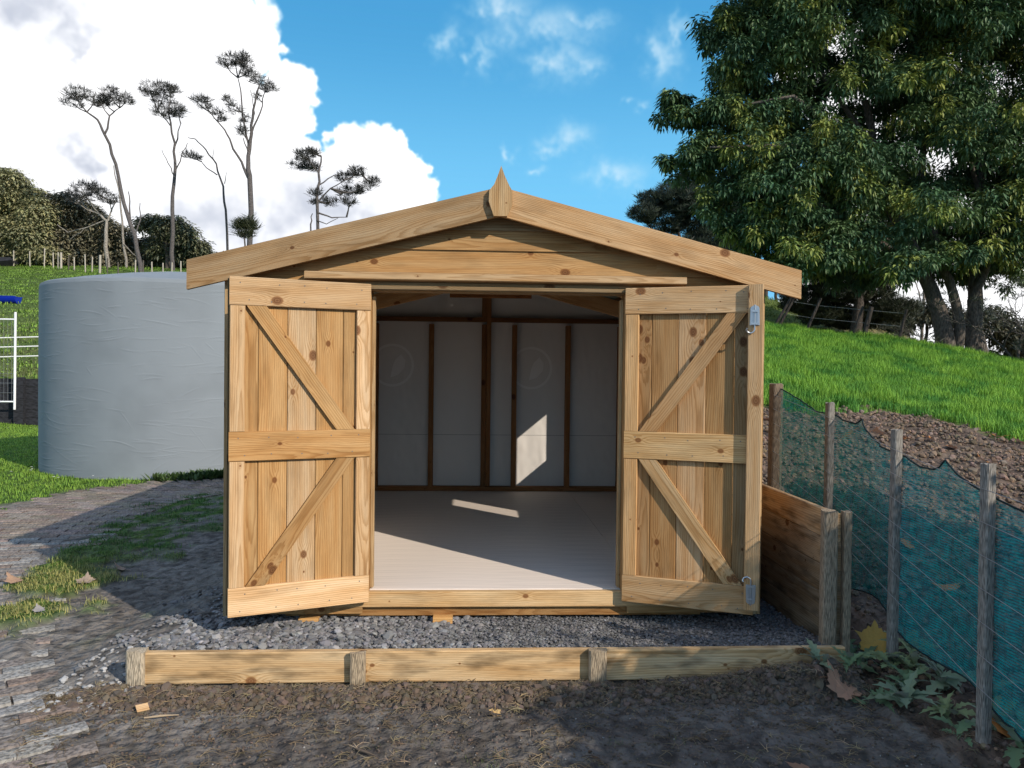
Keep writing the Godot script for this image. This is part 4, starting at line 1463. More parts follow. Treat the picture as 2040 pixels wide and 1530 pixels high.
func build_left_back() -> void:
	# dark boarded retaining wall at the foot of the paddock
	var Rw := thing("dark_retaining_wall", "dark stained timber retaining wall at the foot of the left paddock", "retaining wall")
	for bay in 7:
		var x0 := -22.6 + bay * 2.65
		for k in 6:
			var m := MB.new()
			m.box(Vector3(x0 + 1.325, 0.10 + k * 0.203, -16.45 + rr(-0.006, 0.006)), Vector3(2.64, 0.196, 0.05))
			put(Rw, "board", m.mesh(), M.darkwall)
		var p := MB.new()
		p.box(Vector3(x0, 0.6, -16.36), Vector3(0.24, 1.3, 0.14))
		put(Rw, "post", p.mesh(), M.darkwall)
	# steel mesh panel standing against it
	var G := thing("steel_mesh_panel", "white steel mesh fence panel standing before the dark retaining wall", "fence panel")
	var rail := MB.new()
	rail.tube([Vector3(-11.98, 0.42, -16.1), Vector3(-11.96, 2.93, -16.1)], [0.03, 0.03], 8)
	put(G, "post", rail.mesh(), M.white)
	for y in [2.74, 0.62]:
		var t := MB.new()
		t.tube([Vector3(-14.4, y, -16.1), Vector3(-11.97, y, -16.1)], [0.022, 0.022], 8)
		put(G, "rail", t.mesh(), M.white)
	for k in 24:
		var t := MB.new()
		t.tube([Vector3(-14.35 + k * 0.1, 0.63, -16.1), Vector3(-14.35 + k * 0.1, 2.73, -16.1)], [0.0032, 0.0032], 4, false)
		put(G, "mesh_wire", t.mesh(), M.wire)
	for y in [0.85, 1.1, 1.35]:
		var t := MB.new()
		t.tube([Vector3(-14.4, y, -16.1), Vector3(-11.97, y, -16.1)], [0.004, 0.004], 4, false)
		put(G, "mesh_wire", t.mesh(), M.wire)
	# electric fence tapes on the bank above
	var E := thing("tape_fence", "three white electric fence tapes strung across the left paddock", "fence")
	for h in [[2.37, 2.41], [2.09, 2.145], [1.81, 1.85]]:
		var t := MB.new()
		t.box(Vector3(0, 0, 0), Vector3(12.2, 0.028, 0.003))
		put(E, "tape", t.mesh(), M.white, Transform3D(Basis(Vector3.BACK, 0.04), Vector3(-13.6, (h[0] + h[1]) / 2, -19.0)))
	for x in [-19.7, -7.55]:
		var t := MB.new()
		var g := ground(x, -19.0)
		t.tube([Vector3(x, g - 0.2, -19.0), Vector3(x, g + 1.1, -19.0)], [0.02, 0.02], 6)
		put(E, "post", t.mesh(), M.white)
	var B := MB.new()
	var bx := Vector3(-23.6, ground(-23.6, -34.6), -34.6)
	for j in 12:
		var a := PI * j / 12.0
		var b := PI * (j + 1) / 12.0
		for s in [[0.36, 1.0], [0.33, -1.0]]:
			var r: float = s[0]
			B.quad(Vector3(-1.05, 0.36 - r * sin(a), r * cos(a)), Vector3(1.05, 0.36 - r * sin(a), r * cos(a)), Vector3(1.05, 0.36 - r * sin(b), r * cos(b)), Vector3(-1.05, 0.36 - r * sin(b), r * cos(b)), Vector3(0, -sin(a + 0.13), cos(a + 0.13)) * s[1])
		for x in [-1.05, 1.05]:
			B.tri(Vector3(x, 0.36, 0), Vector3(x, 0.36 - 0.36 * sin(a), 0.36 * cos(a)), Vector3(x, 0.36 - 0.36 * sin(b), 0.36 * cos(b)), Vector3(signf(x), 0, 0))
	for z in [-0.345, 0.345]: B.box(Vector3(0, 0.36, z), Vector3(2.16, 0.04, 0.06))
	var trough := put(self, "water_trough", B.mesh(), M.blue, Transform3D(Basis(Vector3.UP, 0.1), bx + Vector3(0, 0.02, 0)))
	tag(trough, "blue plastic trough on the paddock at the left edge", "trough")
	# farm fence below the bush
	var FF := thing("farm_fence", "row of pale thin fence posts below the bush on the left hill", "fence")
	var fp := [[-36.0, -61.8, 1.6], [-35.0, -61.3, 1.3], [-34.3, -60.7, 1.3], [-33.9, -60.4, 1.3], [-33.1, -60.0, 1.2], [-32.3, -59.3, 1.1], [-30.4, -57.2, 1.4], [-30.0, -57.4, 1.2], [-28.6, -55.7, 1.4], [-28.1, -55.8, 1.2], [-27.1, -55.4, 1.0], [-25.2, -53.9, 1.2], [-24.7, -54.1, 1.2], [-24.1, -54.2, 1.1], [-23.4, -54.4, 1.0], [-22.8, -54.5, 1.0], [-22.2, -54.7, 1.1], [-20.0, -54.9, 1.2], [-17.5, -55.2, 1.2], [-37.6, -62.6, 1.3], [-39.4, -63.4, 1.3]]
	var k := 0
	for p in fp:
		var m := MB.new()
		m.col = Color(0.10, 0.09, 0.075) if k in [4, 9, 10, 12] else Color(0.40, 0.37, 0.32)
		var r := 0.09 if k in [3, 8] else 0.05
		var y := ground(p[0], p[1])
		m.tube([Vector3(0, -0.3, 0), Vector3(rr(-0.05, 0.05), p[2], rr(-0.05, 0.05))], [r, r * 0.95], 6)
		put(FF, "post", m.mesh(), M.tint, Transform3D(Basis.IDENTITY, Vector3(p[0], y, p[1])))
		k += 1
	var rock := put(self, "boulder", stone_mesh(0.5), M.darkwall, Transform3D(Basis(Vector3.UP, 0.4).scaled(Vector3(1.5, 1.1, 1.2)), Vector3(-40.4, ground(-40.4, -63.4) + 0.25, -63.4)))
	tag(rock, "grey boulder at the foot of the bush on the far left", "boulder")

func build_leaning_fence() -> void:
	var F := thing("leaning_fence", "dark fence posts leaning together along the crest of the right bank", "fence")
	for p in [[8.63, -17.94, 9.12, 3.85], [8.74, -17.9, 9.2, 3.85], [9.44, -17.6, 9.82, 3.76], [10.58, -17.07, 10.8, 3.46], [10.82, -16.95, 10.98, 3.42], [11.6, -16.53, 11.75, 3.38]]:
		var m := MB.new()
		m.col = Color(0.055, 0.05, 0.045)
		var g := ground(p[0], p[1])
		var r := 0.075 if p[0] == 10.82 else 0.045
		var top := Vector3(p[2], maxf(p[3], g + 0.85), p[1] + 0.1)
		var b := Vector3(p[0], g, p[1])
		m.tube([b - (top - b) * 0.25, b, top], [r, r, r * 0.85], 7)
		put(F, "post", m.mesh(), M.bark)
	for f in [0.45, 0.85]:
		var m := MB.new()
		var pts := []
		for p in [[8.63, -17.94, 9.12], [9.44, -17.6, 9.82], [10.58, -17.07, 10.8], [11.6, -16.53, 11.75]]:
			pts.append(Vector3(lerpf(p[0], p[2], f), ground(p[0], p[1]) + 0.9 * f, p[1] + 0.05))
		var r := []
		for p in pts: r.append(0.004)
		m.tube(pts, r, 4, false)
		put(F, "wire", m.mesh(), M.wire)

# ---------------------------------------------------------------- trees
func needle_tuft(n: int, L: float, w: float) -> ArrayMesh:   # wiry upswept sprig
	var m := MB.new()
	for k in n:
		var d := Vector3(rng.randfn(0, 1) - 0.25, absf(rng.randfn(0, 0.8)) + 0.3, rng.randfn(0, 1)).normalized()
		var b := Vector3(rr(-0.2, 0.2), rr(-0.1, 0.1), rr(-0.2, 0.2)) * L
		var s := d.cross(Vector3(rr(-1, 1), rr(-1, 1), rr(-1, 1))).normalized() * w
		var t := b + d * L * rr(0.6, 1.1)
		var mid := b + d * L * 0.4
		m.auto(b, mid + s, t, d.cross(s))
		m.auto(b, t, mid - s, d.cross(s))
	return m.mesh()

func leaf_spray(n: int, L: float, w: float, droop: float, R: float) -> ArrayMesh:
	var m := MB.new()
	for k in n:
		var d := Vector3(rng.randfn(0, 1), rng.randfn(0.0, 0.5), rng.randfn(0, 1)).normalized()
		var s := d.cross(Vector3.UP + Vector3(rr(-0.5, 0.5), 0, rr(-0.5, 0.5))).normalized()
		m.leaf(d * R * rr(0.0, 1.0), (d + Vector3.DOWN * droop * 0.5).normalized(), s, L * rr(0.7, 1.15), w * rr(0.8, 1.1), 0.18, droop)
	return m.mesh()

func in_ball() -> Vector3:
	while true:
		var p := Vector3(rr(-1, 1), rr(-1, 1), rr(-1, 1))
		if p.length_squared() < 1.0: return p
	return Vector3.ZERO

# limbs: [radius at the butt, at the tip, x, y, x, y, ...] in world metres on the tree's own plane z; pads: [x, y, half width, half height]
func tree(called: String, label: String, z: float, limbs: Array, pads: Array, sprig: Mesh, per: float, c0: Color, c1: Color, barkc: Color, depth := 0.9, group := "") -> Node3D:
	var bx: float = limbs[0][2] if limbs.size() > 0 else pads[0][0]
	var by := ground(bx, z)
	var T := thing(called, label, "tree", Vector3(bx, by, z), 0.0, group)
	var at := Vector3(bx, by, z)
	var m := MB.new()
	m.col = barkc
	var joints := []
	var zof := 0.0
	for li in limbs.size():
		var l = limbs[li]
		var pts := []
		var rad := []
		var n: int = (l.size() - 2) / 2
		if li > 0:
			# start a limb on the one it grows from
			var q := Vector3(l[2], l[3], z) - at
			var bd := 1e9
			zof = 0.0
			for j in joints:
				var d2 := Vector2(j.x - q.x, j.y - q.y).length()
				if d2 < bd:
					bd = d2
					zof = j.z
		var zt := 0.0 if li == 0 else rr(-0.6, 0.6)
		for k in n:
			var f := float(k) / maxf(n - 1, 1)
			var p := Vector3(l[2 + k * 2], l[3 + k * 2], z) - at
			p.z = zof + zt * f + (0.25 * sin(k * 1.7 + li) if li == 0 and k > 0 else 0.0)
			if li == 0 and k == 0: p.y = -0.3
			pts.append(p)
			rad.append(lerpf(l[0], l[1], f) * (0.62 if called == "tall_tree" or called == "pale_trunk_tree" else 1.0))
		m.tube(wavy(pts, 0.10 if li == 0 else 0.14), widen(rad), 7, true)
		for k in n:
			joints.append(pts[k])
			if k > 0: joints.append((pts[k] + pts[k - 1]) / 2)
	var X := []
	var C := []
	for p in pads:
		var c := Vector3(p[0], p[1], z) - at
		c.z = rr(-1, 1) * p[2] * depth
		var r := Vector3(p[2], p[3], p[2] * maxf(depth, 0.6))
		if joints.size() > 0:
			var best: Vector3 = joints[0]
			for j in joints:
				if (j - c).length() + maxf(0.0, j.y - c.y) * 2.0 < (best - c).length() + maxf(0.0, best.y - c.y) * 2.0: best = j
			if (best - c).length() < 7.0:
				var mid := best.lerp(c, 0.55) + Vector3(0, -0.1 * (best - c).length(), 0)
				m.tube([best, mid, c], [0.055, 0.04, 0.025], 5, false)
				for k in 5:
					m.tube([mid.lerp(c, rr(0.2, 1.0)), c + in_ball() * r * 0.95], [0.022, 0.006], 4, false)
		var n := int(per * p[2] * (p[3] + 0.15) * 4.0)
		for k in n:
			var b := in_ball()
			if rng.randf() < 0.5: b = b.normalized() * rr(0.75, 1.0)
			X.append(upright(c.x + b.x * r.x, c.y + b.y * r.y, c.z + b.z * r.z, rr(0.7, 1.3)))
			C.append(vary(c0.lerp(c1, rng.randf()), 0.25))
	put(T, "trunk", m.mesh(), M.bark)
	if X.size() > 0: multi(T, "crown", sprig, M.leafy, X, C)
	return T

# two extra points in every stretch, pushed aside, so that no limb runs straight
func wavy(pts: Array, amt: float) -> Array:
	var out := []
	for k in pts.size() - 1:
		var a: Vector3 = pts[k]
		var b: Vector3 = pts[k + 1]
		var l := (b - a).length()
		out.append(a)
		for f: float in [0.33, 0.67]:
			out.append(a.lerp(b, f) + Vector3(rr(-1, 1), 0, rr(-1, 1)) * minf(amt, 0.06 * l))
	out.append(pts[pts.size() - 1])
	return out

func widen(rad: Array) -> Array:
	var out := []
	for k in rad.size() - 1:
		for f: float in [0.0, 0.33, 0.67]: out.append(lerpf(rad[k], rad[k + 1], f))
	out.append(rad[rad.size() - 1])
	return out

func build_trees() -> void:
	var sprig := needle_tuft(16, 0.58, 0.016)
	var bark := Color(0.145, 0.13, 0.13)
	var k0 := Color(0.018, 0.019, 0.018)
	var k1 := Color(0.040, 0.040, 0.034)
	var G := "tall wind-bent trees on the left hill"
	tree("tall_tree", "tall bare trunked tree with flat crown, leftmost of the tall ones", -58, [[0.30, 0.1, -26.5, 8.8, -26.9, 11.9, -27.9, 14.5, -28.6, 17.6, -29.3, 19.8, -29.8, 20.9, -30.8, 21.6], [0.14, 0.05, -29.3, 19.8, -29.0, 21.3, -28.3, 22.0], [0.12, 0.05, -27.3, 13.1, -27.5, 14.3, -27.7, 15.5], [0.1, 0.04, -26.9, 11.9, -26.6, 13.2, -26.75, 14.6]],
		[[-31.9, 22.3, 0.8, 0.4], [-31.2, 22.6, 0.9, 0.5], [-30.4, 22.7, 0.8, 0.45], [-29.5, 22.5, 0.8, 0.4], [-29.0, 23.0, 0.7, 0.45], [-28.2, 22.6, 0.7, 0.4], [-27.6, 22.3, 0.7, 0.3], [-29.6, 22.2, 0.7, 0.35]], sprig, 12, k0, k1, bark, 0.9, G)
	tree("tall_tree", "straight tall tree with narrow tufted crown, second from the left", -60, [[0.3, 0.1, -24.8, 9.5, -24.8, 14.4, -24.7, 17.8, -24.8, 19.9, -25.2, 22.3], [0.12, 0.05, -24.8, 19.7, -24.3, 21.5], [0.09, 0.04, -24.7, 17.6, -24.2, 18.8, -23.7, 19.9], [0.08, 0.03, -24.7, 17.1, -25.2, 18.2, -25.6, 19.2], [0.08, 0.04, -25.1, 21.3, -26.1, 22.5]],
		[[-26.7, 24.1, 0.9, 0.6], [-25.8, 24.3, 0.9, 0.6], [-25.0, 24.0, 0.7, 0.6], [-26.1, 23.4, 0.9, 0.5], [-25.0, 22.7, 0.9, 0.6], [-25.5, 22.1, 0.8, 0.5], [-24.4, 22.2, 0.6, 0.5]], sprig, 12, k0, k1, bark, 0.9, G)
	tree("tall_tree", "thin half dead tree bending left with one small tuft", -58, [[0.17, 0.04, -19.7, 11.0, -19.9, 14.1, -20.2, 16.0, -20.8, 17.8, -21.5, 18.8, -22.3, 19.6, -23.0, 19.8], [0.08, 0.03, -20.7, 16.9, -21.6, 17.5, -22.0, 18.0, -22.8, 18.3], [0.06, 0.02, -20.1, 16.2, -19.9, 17.1], [0.05, 0.02, -21.0, 18.1, -20.9, 18.9]],
		[[-22.8, 18.25, 0.5, 0.16], [-22.3, 18.1, 0.35, 0.12]], sprig, 22, k0, k1, bark, 0.7, G)
	tree("tall_tree", "tallest tree with forked trunk and scattered foliage clumps", -55, [[0.36, 0.08, -17.1, 11.6, -17.2, 16.1, -17.4, 17.6, -17.2, 19.4, -17.0, 21.0, -16.5, 22.9], [0.17, 0.06, -17.3, 15.9, -17.8, 17.1, -18.6, 18.5, -19.1, 19.5, -20.2, 20.8], [0.15, 0.05, -17.4, 18.0, -17.7, 19.9, -18.0, 22.1, -18.3, 23.6], [0.12, 0.05, -17.2, 19.4, -16.6, 21.0, -16.3, 22.6], [0.08, 0.05, -17.4, 17.8, -17.6, 18.8], [0.07, 0.04, -17.6, 20.6, -18.3, 21.2], [0.07, 0.03, -17.3, 19.0, -16.9, 20.8, -17.2, 22.5]],
		[[-21.1, 21.5, 0.6, 0.35], [-20.4, 21.2, 0.6, 0.35], [-19.7, 20.7, 0.5, 0.35], [-19.2, 20.2, 0.25, 0.2], [-19.2, 24.5, 0.6, 0.35], [-18.5, 24.8, 0.7, 0.4], [-17.8, 24.7, 0.7, 0.45], [-17.4, 24.0, 0.6, 0.5], [-16.9, 23.4, 0.6, 0.45], [-16.2, 22.9, 0.6, 0.35], [-15.7, 22.5, 0.4, 0.25], [-19.0, 21.7, 0.4, 0.25], [-18.3, 20.9, 0.5, 0.4], [-17.8, 20.4, 0.4, 0.25], [-17.7, 19.3, 0.55, 0.35], [-16.7, 22.0, 0.3, 0.25]], sprig, 13, k0, k1, bark, 0.9, G)
	var s36 := needle_tuft(16, 0.36, 0.011)
	tree("tall_tree", "wind-blown tree rising over the left slope of the roof", -36, [[0.16, 0.06, -8.4, 8.4, -8.3, 10.2, -8.3, 11.7, -8.2, 12.6], [0.08, 0.03, -8.3, 9.6, -7.6, 9.4, -6.9, 9.5], [0.07, 0.03, -8.3, 10.1, -7.6, 10.8, -6.9, 11.2], [0.06, 0.03, -8.3, 11.7, -8.8, 12.3], [0.06, 0.02, -8.3, 11.0, -7.5, 11.6, -6.1, 11.7], [0.05, 0.02, -8.3, 9.2, -7.8, 9.0, -7.2, 9.3]],
		[[-9.0, 12.5, 0.5, 0.4], [-8.6, 12.8, 0.3, 0.35], [-9.4, 12.1, 0.55, 0.2], [-8.7, 12.0, 0.4, 0.25], [-7.0, 11.4, 0.4, 0.3], [-6.3, 11.6, 0.5, 0.28], [-5.6, 11.3, 0.5, 0.2], [-6.9, 10.8, 0.6, 0.22], [-6.1, 10.8, 0.5, 0.2], [-7.7, 10.2, 0.4, 0.25], [-6.7, 10.2, 0.5, 0.2], [-8.4, 10.6, 0.3, 0.2], [-8.5, 10.1, 0.25, 0.12]], s36, 36, k0, k1, bark, 0.9, G)
	tree("dead_stump", "thin broken grey stump beside the wind-blown tree", -36, [[0.06, 0.02, -8.64, 7.6, -8.62, 9.0, -8.6, 9.6]], [], sprig, 0, k0, k1, bark)
	tree("fern_tree", "small spiky shrub at the foot of the tallest tree", -50, [[0.09, 0.05, -16.1, 9.6, -16.1, 10.8]], [[-16.1, 11.0, 0.7, 0.6], [-16.0, 11.6, 0.5, 0.5], [-16.5, 11.4, 0.5, 0.4]], needle_tuft(18, 0.7, 0.02), 20, Color(0.03, 0.04, 0.02), Color(0.06, 0.07, 0.03), bark)
	tree("pale_trunk_tree", "white trunked tree with dark layered crown before the bush", -64, [[0.3, 0.14, -31.8, 10.3, -31.9, 12.9, -32.0, 14.2, -32.7, 14.8], [0.14, 0.06, -31.9, 14.2, -31.4, 15.9], [0.1, 0.04, -32.0, 14.3, -33.8, 13.6, -35.4, 13.2, -36.4, 13.9], [0.08, 0.03, -34.0, 13.5, -35.2, 12.6]],
		[[-35.0, 16.4, 0.9, 0.5], [-34.2, 17.0, 0.9, 0.5], [-33.2, 16.9, 0.8, 0.5], [-32.4, 16.3, 0.8, 0.5], [-31.5, 15.8, 0.7, 0.45], [-33.4, 16.0, 0.8, 0.3], [-34.3, 15.7, 0.8, 0.3]], sprig, 12, k0, k1, Color(0.38, 0.35, 0.31))
	tree("pale_trunk_tree", "thin pale trunk just left of the leaning tall tree", -64, [[0.2, 0.06, -30.3, 10.1, -30.5, 12.9, -30.9, 16.5, -31.5, 19.0], [0.07, 0.03, -30.4, 12.2, -29.2, 11.0]], [], sprig, 0, k0, k1, Color(0.36, 0.33, 0.30))
	# the bush edge: dense rounded trees
	var bl := leaf_spray(12, 0.34, 0.15, 0.3, 0.5)
	var ob := Color(0.20, 0.21, 0.12)
	var oy := Color(0.34, 0.33, 0.17)
	tree("bush_tree", "broad olive green tree at the far left edge of the bush", -66, [[0.4, 0.2, -40.5, 10.3, -40.6, 13.0, -40.8, 15.0], [0.2, 0.1, -38.8, 10.0, -38.9, 12.5], [0.15, 0.08, -42.0, 10.0, -41.6, 12.6], [0.12, 0.06, -37.6, 9.9, -37.9, 12.0], [0.1, 0.05, -39.6, 10.0, -40.2, 12.0], [0.1, 0.05, -38.2, 10.0, -37.4, 11.6], [0.08, 0.04, -39.2, 9.9, -38.6, 12.2], [0.08, 0.04, -41.0, 9.9, -41.9, 12.2], [0.07, 0.03, -37.2, 9.8, -36.4, 11.4], [0.07, 0.03, -39.9, 9.9, -39.3, 11.8]],
		[[-41.7, 17.2, 2.4, 2.0], [-40.4, 15.6, 2.6, 2.3], [-38.4, 14.6, 1.7, 1.9], [-41.2, 13.4, 2.5, 1.4], [-38.6, 12.9, 1.8, 1.3], [-43.8, 16.3, 2.6, 2.8], [-43.5, 13.0, 2.2, 1.8], [-46.5, 15.5, 2.6, 2.8], [-40.0, 11.6, 2.6, 0.9], [-37.6, 11.4, 1.8, 0.9], [-43.0, 11.4, 2.4, 1.2]], bl, 34, ob, oy, Color(0.16, 0.14, 0.125), 0.8)
	tree("bush_tree", "dark brown green tree in the middle of the left bush", -67, [[0.3, 0.15, -36.0, 10.0, -35.9, 13.0], [0.2, 0.1, -34.2, 10.0, -34.0, 12.6], [0.12, 0.06, -37.0, 10.0, -36.6, 12.0]],
		[[-36.9, 15.4, 1.6, 1.8], [-35.4, 14.7, 1.7, 1.9], [-36.9, 12.6, 2.2, 1.6], [-34.3, 12.6, 2.2, 1.6], [-33.6, 13.9, 1.4, 1.4], [-36.0, 11.4, 2.4, 1.2], [-33.0, 11.6, 1.8, 1.3]], bl, 36, Color(0.12, 0.118, 0.085), Color(0.21, 0.195, 0.125), Color(0.12, 0.10, 0.09), 0.8)
	tree("bush_tree", "low dark thicket between the leaning trunk and the bush", -67, [[0.2, 0.1, -31.0, 10.0, -31.0, 12.0], [0.2, 0.1, -29.0, 9.8, -29.1, 11.6]],
		[[-31.3, 12.0, 1.8, 1.5], [-29.1, 12.0, 1.8, 1.4], [-32.1, 13.2, 1.4, 1.3], [-29.5, 12.8, 1.1, 1.0], [-27.5, 11.6, 1.8, 1.3], [-25.3, 11.4, 1.8, 1.2], [-30.5, 10.9, 1.8, 1.1], [-23.0, 11.2, 1.7, 1.1], [-21.0, 11.0, 1.5, 0.8], [-19.3, 10.9, 1.3, 0.7]], bl, 36, Color(0.12, 0.118, 0.085), Color(0.21, 0.195, 0.125), Color(0.12, 0.10, 0.09), 0.8)
	tree("bush_tree", "round dark leafy tree behind the second tall trunk", -64, [[0.25, 0.12, -26.8, 9.6, -26.8, 12.0, -27.2, 13.6], [0.12, 0.05, -26.8, 12.0, -25.6, 13.4], [0.1, 0.05, -26.8, 12.0, -28.4, 13.8]],
		[[-28.1, 14.3, 1.0, 0.8], [-27.2, 13.6, 1.0, 0.8], [-26.0, 13.9, 1.1, 0.9], [-25.0, 13.0, 1.1, 0.9], [-24.2, 12.3, 0.9, 0.6], [-27.1, 12.0, 2.1, 1.2], [-25.2, 11.8, 1.4, 0.9], [-28.9, 14.2, 0.7, 0.6]], bl, 26, Color(0.07, 0.08, 0.055), Color(0.17, 0.18, 0.10), Color(0.12, 0.10, 0.09), 0.8)
	# right: behind the roof end
	var s34 := needle_tuft(26, 0.36, 0.012)
	tree("small_fine_leaved_tree", "dark fine leaved tree just above the right roof slope", -34, [[0.18, 0.08, 10.6, 4.0, 10.4, 6.5, 10.0, 8.6], [0.08, 0.04, 10.4, 6.5, 9.2, 8.6], [0.08, 0.04, 10.4, 6.6, 11.4, 8.8], [0.06, 0.03, 10.3, 7.2, 8.4, 9.0]],
		[[9.7, 10.3, 1.0, 0.8], [8.6, 10.1, 0.7, 0.5], [10.9, 11.0, 1.1, 0.9], [11.2, 9.2, 1.2, 0.9], [9.4, 9.2, 1.1, 0.8], [11.7, 8.2, 1.1, 0.8], [10.6, 7.6, 1.0, 0.7], [8.1, 9.4, 0.7, 0.45], [10.2, 10.0, 1.2, 0.8], [12.6, 9.6, 1.2, 1.0], [12.8, 7.6, 1.2, 0.9]], s34, 60, Color(0.022, 0.034, 0.026), Color(0.045, 0.065, 0.045), Color(0.10, 0.085, 0.075))
	tree("dark_conifer", "dense dark low conifer behind the leaning posts", -32, [[0.3, 0.1, 18.0, 2.8, 18.1, 6.0, 18.2, 9.0]],
		[[16.0, 5.2, 1.2, 0.7], [17.2, 4.5, 1.4, 0.6], [18.6, 4.3, 1.5, 0.6], [19.9, 4.6, 1.1, 0.6], [17.6, 5.6, 1.5, 0.7], [19.2, 5.6, 1.3, 0.7], [16.6, 6.6, 1.4, 0.7], [18.4, 6.8, 1.6, 0.8], [15.2, 6.4, 1.0, 0.6], [20.2, 6.8, 1.2, 0.8], [17.4, 7.8, 1.5, 0.8], [15.6, 8.2, 1.3, 0.8], [19.2, 8.2, 1.4, 0.8], [20.4, 4.0, 0.8, 0.4]], s34, 75, Color(0.016, 0.022, 0.012), Color(0.035, 0.045, 0.022), Color(0.08, 0.07, 0.06))
	var k := 0
	for t in [[19.0, "first slender trunk of the row under the barge end"], [19.8, "second slender trunk of the row, close behind the first"], [20.5, "third slender trunk of the row beyond the bank"], [21.3, "fourth slender trunk of the row beyond the bank"], [22.2, "fifth slender trunk, darkest of the row"], [23.0, "sixth slender trunk beside the dark conifer"], [29.6, "pale slender trunk between the conifer and the big tree"], [17.6, "slender trunk hidden mostly by the open right door"]]:
		var x: float = t[0]
		var y := ground(x, -46.0)
		tree("slender_tree", t[1], -46, [[rr(0.10, 0.18), 0.07, x, y, x + rr(-0.2, 0.2), y + 2.5, x + rr(-0.5, 0.3), y + 5.5], [0.06, 0.03, x, y + 2.4, x + rr(-0.9, 0.9), y + 4.4]], [[x - 0.3, y + 5.2, 1.0, 0.8], [x + 0.4, y + 6.3, 1.2, 0.9], [x - 0.5, y + 7.4, 1.2, 0.9], [x + 0.2, y + 8.6, 1.1, 0.9]], sprig, 30, Color(0.018, 0.024, 0.016), Color(0.04, 0.05, 0.03), Color(0.11, 0.095, 0.085) if k != 6 else Color(0.26, 0.22, 0.19), 0.9, "slender trees beyond the right bank")
		k += 1
	tree("bush_tree", "dim thicket seen between the big tree's trunks", -42, [[0.16, 0.06, 27.5, 1.5, 27.4, 3.6, 27.8, 5.4], [0.12, 0.05, 31.5, 1.5, 31.3, 4.2], [0.1, 0.05, 25.0, 1.5, 25.2, 4.4]], [[24.2, 5.4, 1.3, 0.8], [25.6, 4.6, 0.8, 0.4], [26.8, 5.6, 1.5, 0.8], [28.6, 5.2, 1.2, 0.6], [29.9, 4.2, 1.2, 0.5], [31.2, 5.2, 1.6, 0.8], [33.2, 4.2, 1.6, 0.9], [31.6, 3.0, 1.0, 0.4], [34.8, 3.2, 1.4, 0.8], [27.6, 3.4, 0.8, 0.35]], bl, 22, Color(0.05, 0.055, 0.04), Color(0.11, 0.11, 0.07), Color(0.10, 0.09, 0.08), 0.8)
	build_bare_tree()
	build_big_tree()

func branch(m: MB, p: Vector3, d: Vector3, L: float, r: float, lvl: int, tips: Array) -> void:
	var pts := [p]
	var rad := [r]
	var q := p
	var dd := d
	for k in 4:
		dd = (dd + Vector3(rr(-0.28, 0.28), rr(-0.12, 0.2), rr(-0.28, 0.28))).normalized()
		q += dd * L / 4.0
		pts.append(q)
		rad.append(r * (1.0 - 0.13 * (k + 1)))
	m.tube(pts, rad, 5, false)
	if lvl == 0:
		tips.append(q)
		return
	for k in 3:
		var a := Vector3(rr(-1, 1), rr(-0.35, 0.7), rr(-1, 1)).normalized()
		branch(m, pts[2 + k % 3], (dd + a * 0.9).normalized(), L * rr(0.55, 0.8), r * 0.5, lvl - 1, tips)

func build_bare_tree() -> void:
	var n := 0
	for s in [[14.4, -15.6, 4, "tangled dry shrub at the right edge under the big tree"], [15.6, -15.2, 4, "bare twisted branches beside the big tree's right trunk"], [12.9, -18.6, 3, "small grey bush left of the big tree's trunks"], [15.0, -14.4, 4, "low brown tangle at the right edge, nearest of the dry shrubs"], [16.6, -16.4, 5, "tall bare tangle of branches farthest right under the crown"]]:
		var y := ground(s[0], s[1])
		var T := thing("dry_shrub", s[3], "shrub", Vector3(s[0], y, s[1]), 0.0, "dry shrubs under the big tree")
		var m := MB.new()
		m.col = Color(0.10, 0.09, 0.08)
		var tips := []
		for k in s[2]:
			branch(m, Vector3(0, -0.1, 0), Vector3(rr(-0.8, 0.8), 0.75, rr(-0.5, 0.5)).normalized(), rr(0.9, 1.6) * [1.0, 1.0, 0.5, 0.55, 1.3][n], 0.04, 3, tips)
		put(T, "branches", m.mesh(), M.bark)
		var X := []
		var C := []
		for t in tips:
			if rng.randf() < 0.25: continue
			X.append(upright(t.x, t.y, t.z, rr(0.5, 1.0)))
			C.append(vary(Color(0.06, 0.065, 0.045), 0.3))
		multi(T, "leaves", needle_tuft(14, 0.3, 0.012), M.leafy, X, C)
		n += 1

